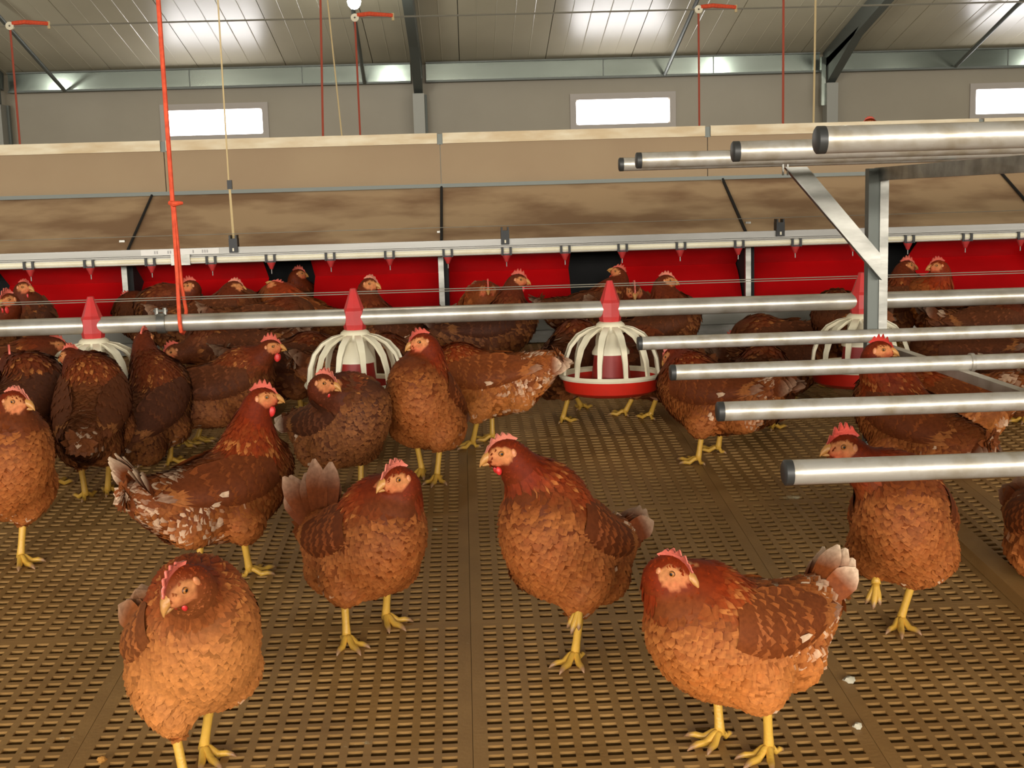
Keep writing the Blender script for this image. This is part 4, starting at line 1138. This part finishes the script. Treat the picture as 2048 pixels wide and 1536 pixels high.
HENS = [
 # ---- the nearest hens
 dict(near=1, seed=1, pal='light', yaw=-60, feet=[(372, 1580), (408, 1512)], body=(384, 1290, .0), pitch=28, head=(356, 1172, -.165), hyaw=-122, hpitch=-34, tail=46, tailtip=.4, comb=.5, combpale=.3, wattle=.4, pale=.05, s=1.0,
      label='light brown hen at the bottom left facing the camera with lowered head'),
 dict(near=1, seed=2, pal='red', yaw=42, feet=[(397, 1140), (500, 1152)], body=(452, 985, .0), pitch=12, head=(528, 795, .05), hyaw=5, hpitch=-2, tail=58, tlen=.11, spread=38, tailtip=.95, comb=.9, wattle=.9, pale=.34,
      label='brown hen with ragged white tail feathers walking right, upright red head'),
 dict(near=1, seed=3, pal='red', yaw=-56, feet=[(694, 1288), (772, 1245)], body=(732, 1090, .0), pitch=22, head=(790, 958, -.09), hyaw=-140, hpitch=-8, tail=84, tlen=.125, tailtip=.3, comb=.8, combpale=.4, wattle=.8, pale=.04,
      label='russet hen in the middle with raised tail and head turned back left'),
 dict(near=1, seed=4, pal='red', yaw=-126, feet=[(1130, 1322), (1150, 1322)], lift=(1160, 1228, -.05, -1), body=(1128, 1090, .0), pitch=30, head=(1005, 905, -.07), hyaw=-165, hpitch=-12, tail=42, tailtip=.5, comb=.6, combpale=.5, wattle=.6, pale=.03,
      label='russet hen in the centre standing on one leg with long upright neck'),
 dict(near=1, seed=5, pal='orange', yaw=-146, feet=[(1440, 1482), (1538, 1512)], body=(1468, 1275, .0), pitch=14, head=(1348, 1142, -.06), hyaw=-38, hpitch=-12, tail=56, spread=26, tailtip=.9, comb=.55, combpale=.3, wattle=1.1, pale=.27,
      label='orange brown hen crouched at the front right with white tipped tail'),
 dict(near=1, seed=6, pal='red', yaw=-112, feet=[(1800, 1252), (1780, 1252)], lift=(1752, 1180, -.03, -1), body=(1806, 1055, .0), pitch=28, head=(1686, 893, -.06), hyaw=-174, hpitch=-4, tail=20, comb=1.15, combpale=.1, wattle=1.15, pale=.02,
      label='russet hen stepping behind the nearest low perch, toothed red comb'),
 dict(near=1, seed=7, pal='red', yaw=-52, feet=[(42, 1126), (-50, 1130)], body=(8, 935, .0), pitch=35, head=(34, 803, -.07), hyaw=-22, hpitch=-6, comb=.5, combpale=.5, wattle=.4, pale=.02, s=1.05,
      label='russet hen cut off by the left edge, pale face turned right'),
 # ---- second rank
 dict(near=1, seed=8, pal='dark', yaw=98, feet=[(172, 1000), (216, 990)], body=(185, 822, .0), pitch=32, head=(140, 712, .07), hyaw=150, hpitch=-6, tail=-70, tlen=.06, tailtip=.2, pale=.04, comb=.6,
      label='brown hen seen from behind, standing left with its head turned away'),
 dict(near=1, seed=9, pal='umber', yaw=70, feet=[(290, 932), (340, 930)], body=(305, 825, .0), pitch=35, head=(290, 676, .09), hyaw=85, hpitch=0, tail=0, tailtip=.8, pale=.05, comb=.6,
      label='dark hen seen from behind stretching its neck up to the feed pipe'),
 dict(near=1, seed=10, pal='dark', yaw=14, feet=[(366, 893), (394, 886)], body=(440, 785, .0), pitch=12, head=(543, 694, .0), hyaw=0, hpitch=0, tail=16, tailtip=.8, pale=.05, comb=1.1, wattle=1.0,
      label='brown hen in profile with pink comb, behind the white tailed hen'),
 dict(near=1, seed=11, pal='umber', yaw=-48, feet=[(655, 988), (722, 985)], body=(688, 852, .0), pitch=24, head=(652, 766, -.11), hyaw=-25, hpitch=-10, tail=18, tailtip=.9, pale=.04, comb=.8, combpale=.4, wattle=.5,
      label='dark chestnut hen with pale face in front of the second pan feeder'),
 dict(near=1, seed=12, pal='red', yaw=-108, feet=[(845, 950), (874, 962)], body=(852, 812, .0), pitch=34, head=(840, 684, -.05), hyaw=-160, hpitch=-12, tail=10, pale=.04, comb=.8, combpale=.2, wattle=.6,
      label='brown hen standing tall under the feed pipe between two feeders'),
 dict(near=1, seed=13, pal='orange', yaw=168, feet=[(985, 882), (945, 895)], body=(965, 765, .0), pitch=4, head=(880, 720, .08), hyaw=170, hpitch=-10, tail=0, tlen=.09, tailtip=.7, pale=.30,
      label='pale flecked hen pointing its tail at the whole pan feeder'),
 dict(near=1, seed=14, pal='red', yaw=138, feet=[(1396, 928), (1436, 906)], body=(1425, 795, .0), pitch=6, head=(1345, 712, .10), hyaw=140, hpitch=-30, tail=6, pale=.12,
      label='brown hen beside the low perch ends reaching for the whole feeder'),
 dict(near=0, seed=15, pal='dark', yaw=70, feet=[(1492, 866), (1545, 860)], body=(1520, 775, .0), pitch=10, head=(1545, 712, .12), hyaw=60, hpitch=-20, tail=5, pale=.1,
      label='brown hen seen from behind under the low perches'),
 dict(near=1, seed=16, pal='red', yaw=122, feet=[(1790, 985), (1838, 975)], body=(1815, 850, .0), pitch=24, head=(1762, 700, -.02), hyaw=-22, hpitch=-4, tail=-8, tailtip=.6, pale=.08, comb=.9, combpale=.0, wattle=1.0,
      label='brown hen looking out between the low perches with bright red wattles'),
 dict(near=0, seed=17, pal='orange', yaw=176, feet=[(1946, 893), (1980, 880)], body=(1890, 812, .0), pitch=4, head=(1795, 770, .05), hyaw=180, hpitch=-30, tail=0, tailtip=.7, pale=.2,
      label='flecked hen with its white tipped tail to the right behind the low perches'),
 dict(near=0, seed=18, pal='red', yaw=-95, feet=[(2095, 1185), (2150, 1185)], body=(2126, 1060, .0), pitch=20, head=(2120, 930, -.06), hyaw=-95,
      label='russet hen mostly outside the right edge of the picture'),
 # ---- round the feeders
 dict(seed=19, pal='dark', yaw=62, feet=[(1125, 846), (1163, 820)], body=(1142, 722, .03), pitch=18, head=(1165, 662, .12), hyaw=30, hpitch=-40, tail=8, pale=.05,
      label='brown hen on the left of the whole pan feeder, feet showing under it'),
 dict(seed=20, pal='dark', yaw=120, feet=[(1250, 832), (1300, 839)], body=(1312, 735, .04), pitch=12, head=(1240, 712, .0), hyaw=180, hpitch=-50, tail=5, pale=.05,
      label='brown hen behind the whole pan feeder with its head inside'),
 dict(seed=21, pal='dark', yaw=20, feet=[(758, 845), (790, 850)], body=(735, 745, .04), pitch=8, hl=(.15, .03, .04), hyaw=40, hpitch=-40, pale=.05,
      label='brown hen behind the second pan feeder, one yellow foot showing'),
 dict(seed=22, pal='dark', yaw=100, col=(1690, 3.98), head=(1690, 668, .12), label='brown hen seen from behind beyond the fourth pan feeder'),
 dict(seed=23, pal='dark', yaw=178, col=(455, 4.02), body=(475, 706), head=(345, 703, -.06), hyaw=-160, hpitch=-25, pale=.12, comb=.8, label='brown hen bending down left below the feed pipe, red comb tilted'),
 dict(seed=24, pal='dark', yaw=20, col=(592, 3.9), body=(585, 735), head=(640, 690, .05), label='brown hen behind the pink combed hen, next to the second feeder'),
 dict(seed=25, pal='dark', yaw=10, col=(45, 3.75), body=(38, 745), pitch=10, head=(112, 690, .0), hyaw=12, hpitch=-10, comb=.8, label='brown hen at the left edge with its red face by the first feeder'),
 dict(seed=26, pal='umber', yaw=80, col=(52, 3.15), body=(50, 812), pitch=25, head=(20, 720, .1), hyaw=110, label='dark hen seen from behind beside the left edge'),
 # ---- along the nest front
 dict(seed=27, pal='umber', yaw=-40, col=(45, 4.6), head=(50, 575, -.08), hyaw=-25, hpitch=-5, comb=.5, label='dark hen before the red curtain at the far left, head upright'),
 dict(seed=28, pal='dark', yaw=-70, col=(-25, 4.2), head=(14, 600, -.12), hyaw=-120, hpitch=-10, label='brown hen with an orange beak at the left edge below the drinker line'),
 dict(seed=29, pal='dark', yaw=160, col=(300, 4.9), body=(300, 640), head=(256, 600, .02), hyaw=170, hpitch=-30, label='brown hen with lowered head left of the orange rope'),
 dict(seed=30, pal='umber', yaw=165, col=(372, 4.7), body=(345, 640), pitch=20, head=(378, 572, .0), hyaw=-160, hpitch=-8, label='dark hen whose head shows just right of the orange rope'),
 dict(seed=31, pal='dark', yaw=8, col=(440, 4.48), body=(438, 640), pitch=14, head=(472, 574, .0), hyaw=-10, hpitch=-8, comb=.7, combpale=.6, label='brown hen looking right, left of the first black nest opening'),
 dict(seed=32, pal='orange', yaw=168, col=(585, 4.55), body=(592, 635), pitch=25, head=(552, 575, .0), hyaw=165, hpitch=40, comb=.8, label='orange hen tipping its beak up to a nipple at the black opening'),
 dict(seed=33, pal='dark', yaw=60, col=(592, 5.34), z=slat_z(5.2) + .03, body=(590, 620), head=(598, 548, .03), hyaw=20, label='dark hen standing inside the first black nest opening'),
 dict(seed=34, pal='dark', yaw=0, col=(545, 4.28), body=(540, 655), head=(592, 615, .0), hyaw=0, hpitch=-12, comb=.7, label='brown hen just behind the feed pipe looking right, below the first opening'),
 dict(seed=35, pal='dark', yaw=205, col=(770, 4.3), body=(775, 665), pitch=12, head=(742, 568, -.02), hyaw=-30, hpitch=-8, comb=.6, combpale=.7, label='brown hen with its head above the second feeder cone'),
 dict(seed=36, pal='umber', yaw=0, col=(985, 4.25), body=(985, 665), pitch=12, head=(1038, 560, .02), hyaw=-5, hpitch=-8, comb=1.0, label='dark necked hen in profile looking right before the red curtain'),
 dict(seed=37, pal='orange', yaw=-85, col=(965, 4.62), head=(976, 578, -.13), hyaw=-90, hpitch=-10, comb=.8, label='hen facing the camera beside the dark necked profile hen'),
 dict(seed=38, pal='dark', yaw=8, col=(1185, 4.75), body=(1190, 625), pitch=12, head=(1236, 545, .03), hyaw=160, hpitch=25, comb=.8, label='hen raising its head at the edge of the middle black opening'),
 dict(seed=39, pal='dark', yaw=-60, col=(1265, 4.45), body=(1258, 650), head=(1268, 582, -.11), hyaw=-90, hpitch=-30, label='brown hen above the whole feeder with its face down'),
 dict(seed=40, pal='dark', yaw=12, col=(1310, 4.1), body=(1318, 665), pitch=22, head=(1334, 562, .03), hyaw=0, hpitch=-4, comb=.7, combpale=.5, label='brown hen in profile looking right, behind the whole feeder'),
 dict(seed=41, pal='dark', yaw=172, col=(1560, 4.2), body=(1556, 690), pitch=4, head=(1470, 680, .02), hyaw=170, hpitch=-40, label='brown hen with rounded back behind the farthest low perch'),
 dict(seed=42, pal='dark', yaw=8, col=(1560, 3.85), body=(1560, 735), head=(1640, 715, .03), hyaw=10, hpitch=-40, pale=.1, label='brown hen feeding left of the fourth pan feeder'),
 dict(seed=43, pal='dark', yaw=12, col=(1790, 4.55), body=(1785, 615), pitch=18, head=(1815, 532, .02), hyaw=0, hpitch=-5, label='brown hen beak to beak with another, on the left by the post'),
 dict(seed=44, pal='orange', yaw=178, col=(1895, 4.5), body=(1885, 625), pitch=28, head=(1874, 532, -.02), hyaw=178, hpitch=-5, comb=.8, label='orange brown hen beak to beak with another, on the right of the black opening'),
 dict(seed=45, pal='dark', yaw=0, col=(1975, 4.15), body=(1975, 660), pitch=6, head=(2042, 626, -.03), hyaw=-20, hpitch=-10, comb=.9, label='brown hen with a pink face at the right edge below the feed pipe'),
 dict(seed=46, pal='dark', yaw=165, col=(1915, 3.78), body=(1925, 720), pitch=4, head=(1850, 715, .05), hyaw=165, hpitch=-40, pale=.12, label='brown hen feeding right of the fourth pan feeder'),
 dict(seed=47, pal='dark', yaw=190, col=(2045, 3.45), body=(2065, 775), pitch=4, head=(1990, 790, -.02), hyaw=190, hpitch=-40, pale=.12, label='brown hen with a pale flank at the right edge behind the ring clamp'),
 dict(seed=48, pal='red', yaw=160, col=(1740, 6.0), z=.98, body=(1755, 335), tail=-20, pitch=0, head=(1738, 246, .0), hyaw=175, hpitch=-10, comb=.6, label='hen peeping over the top rail of the nests above the top perch'),
]
for sp in HENS: build_hen(sp)
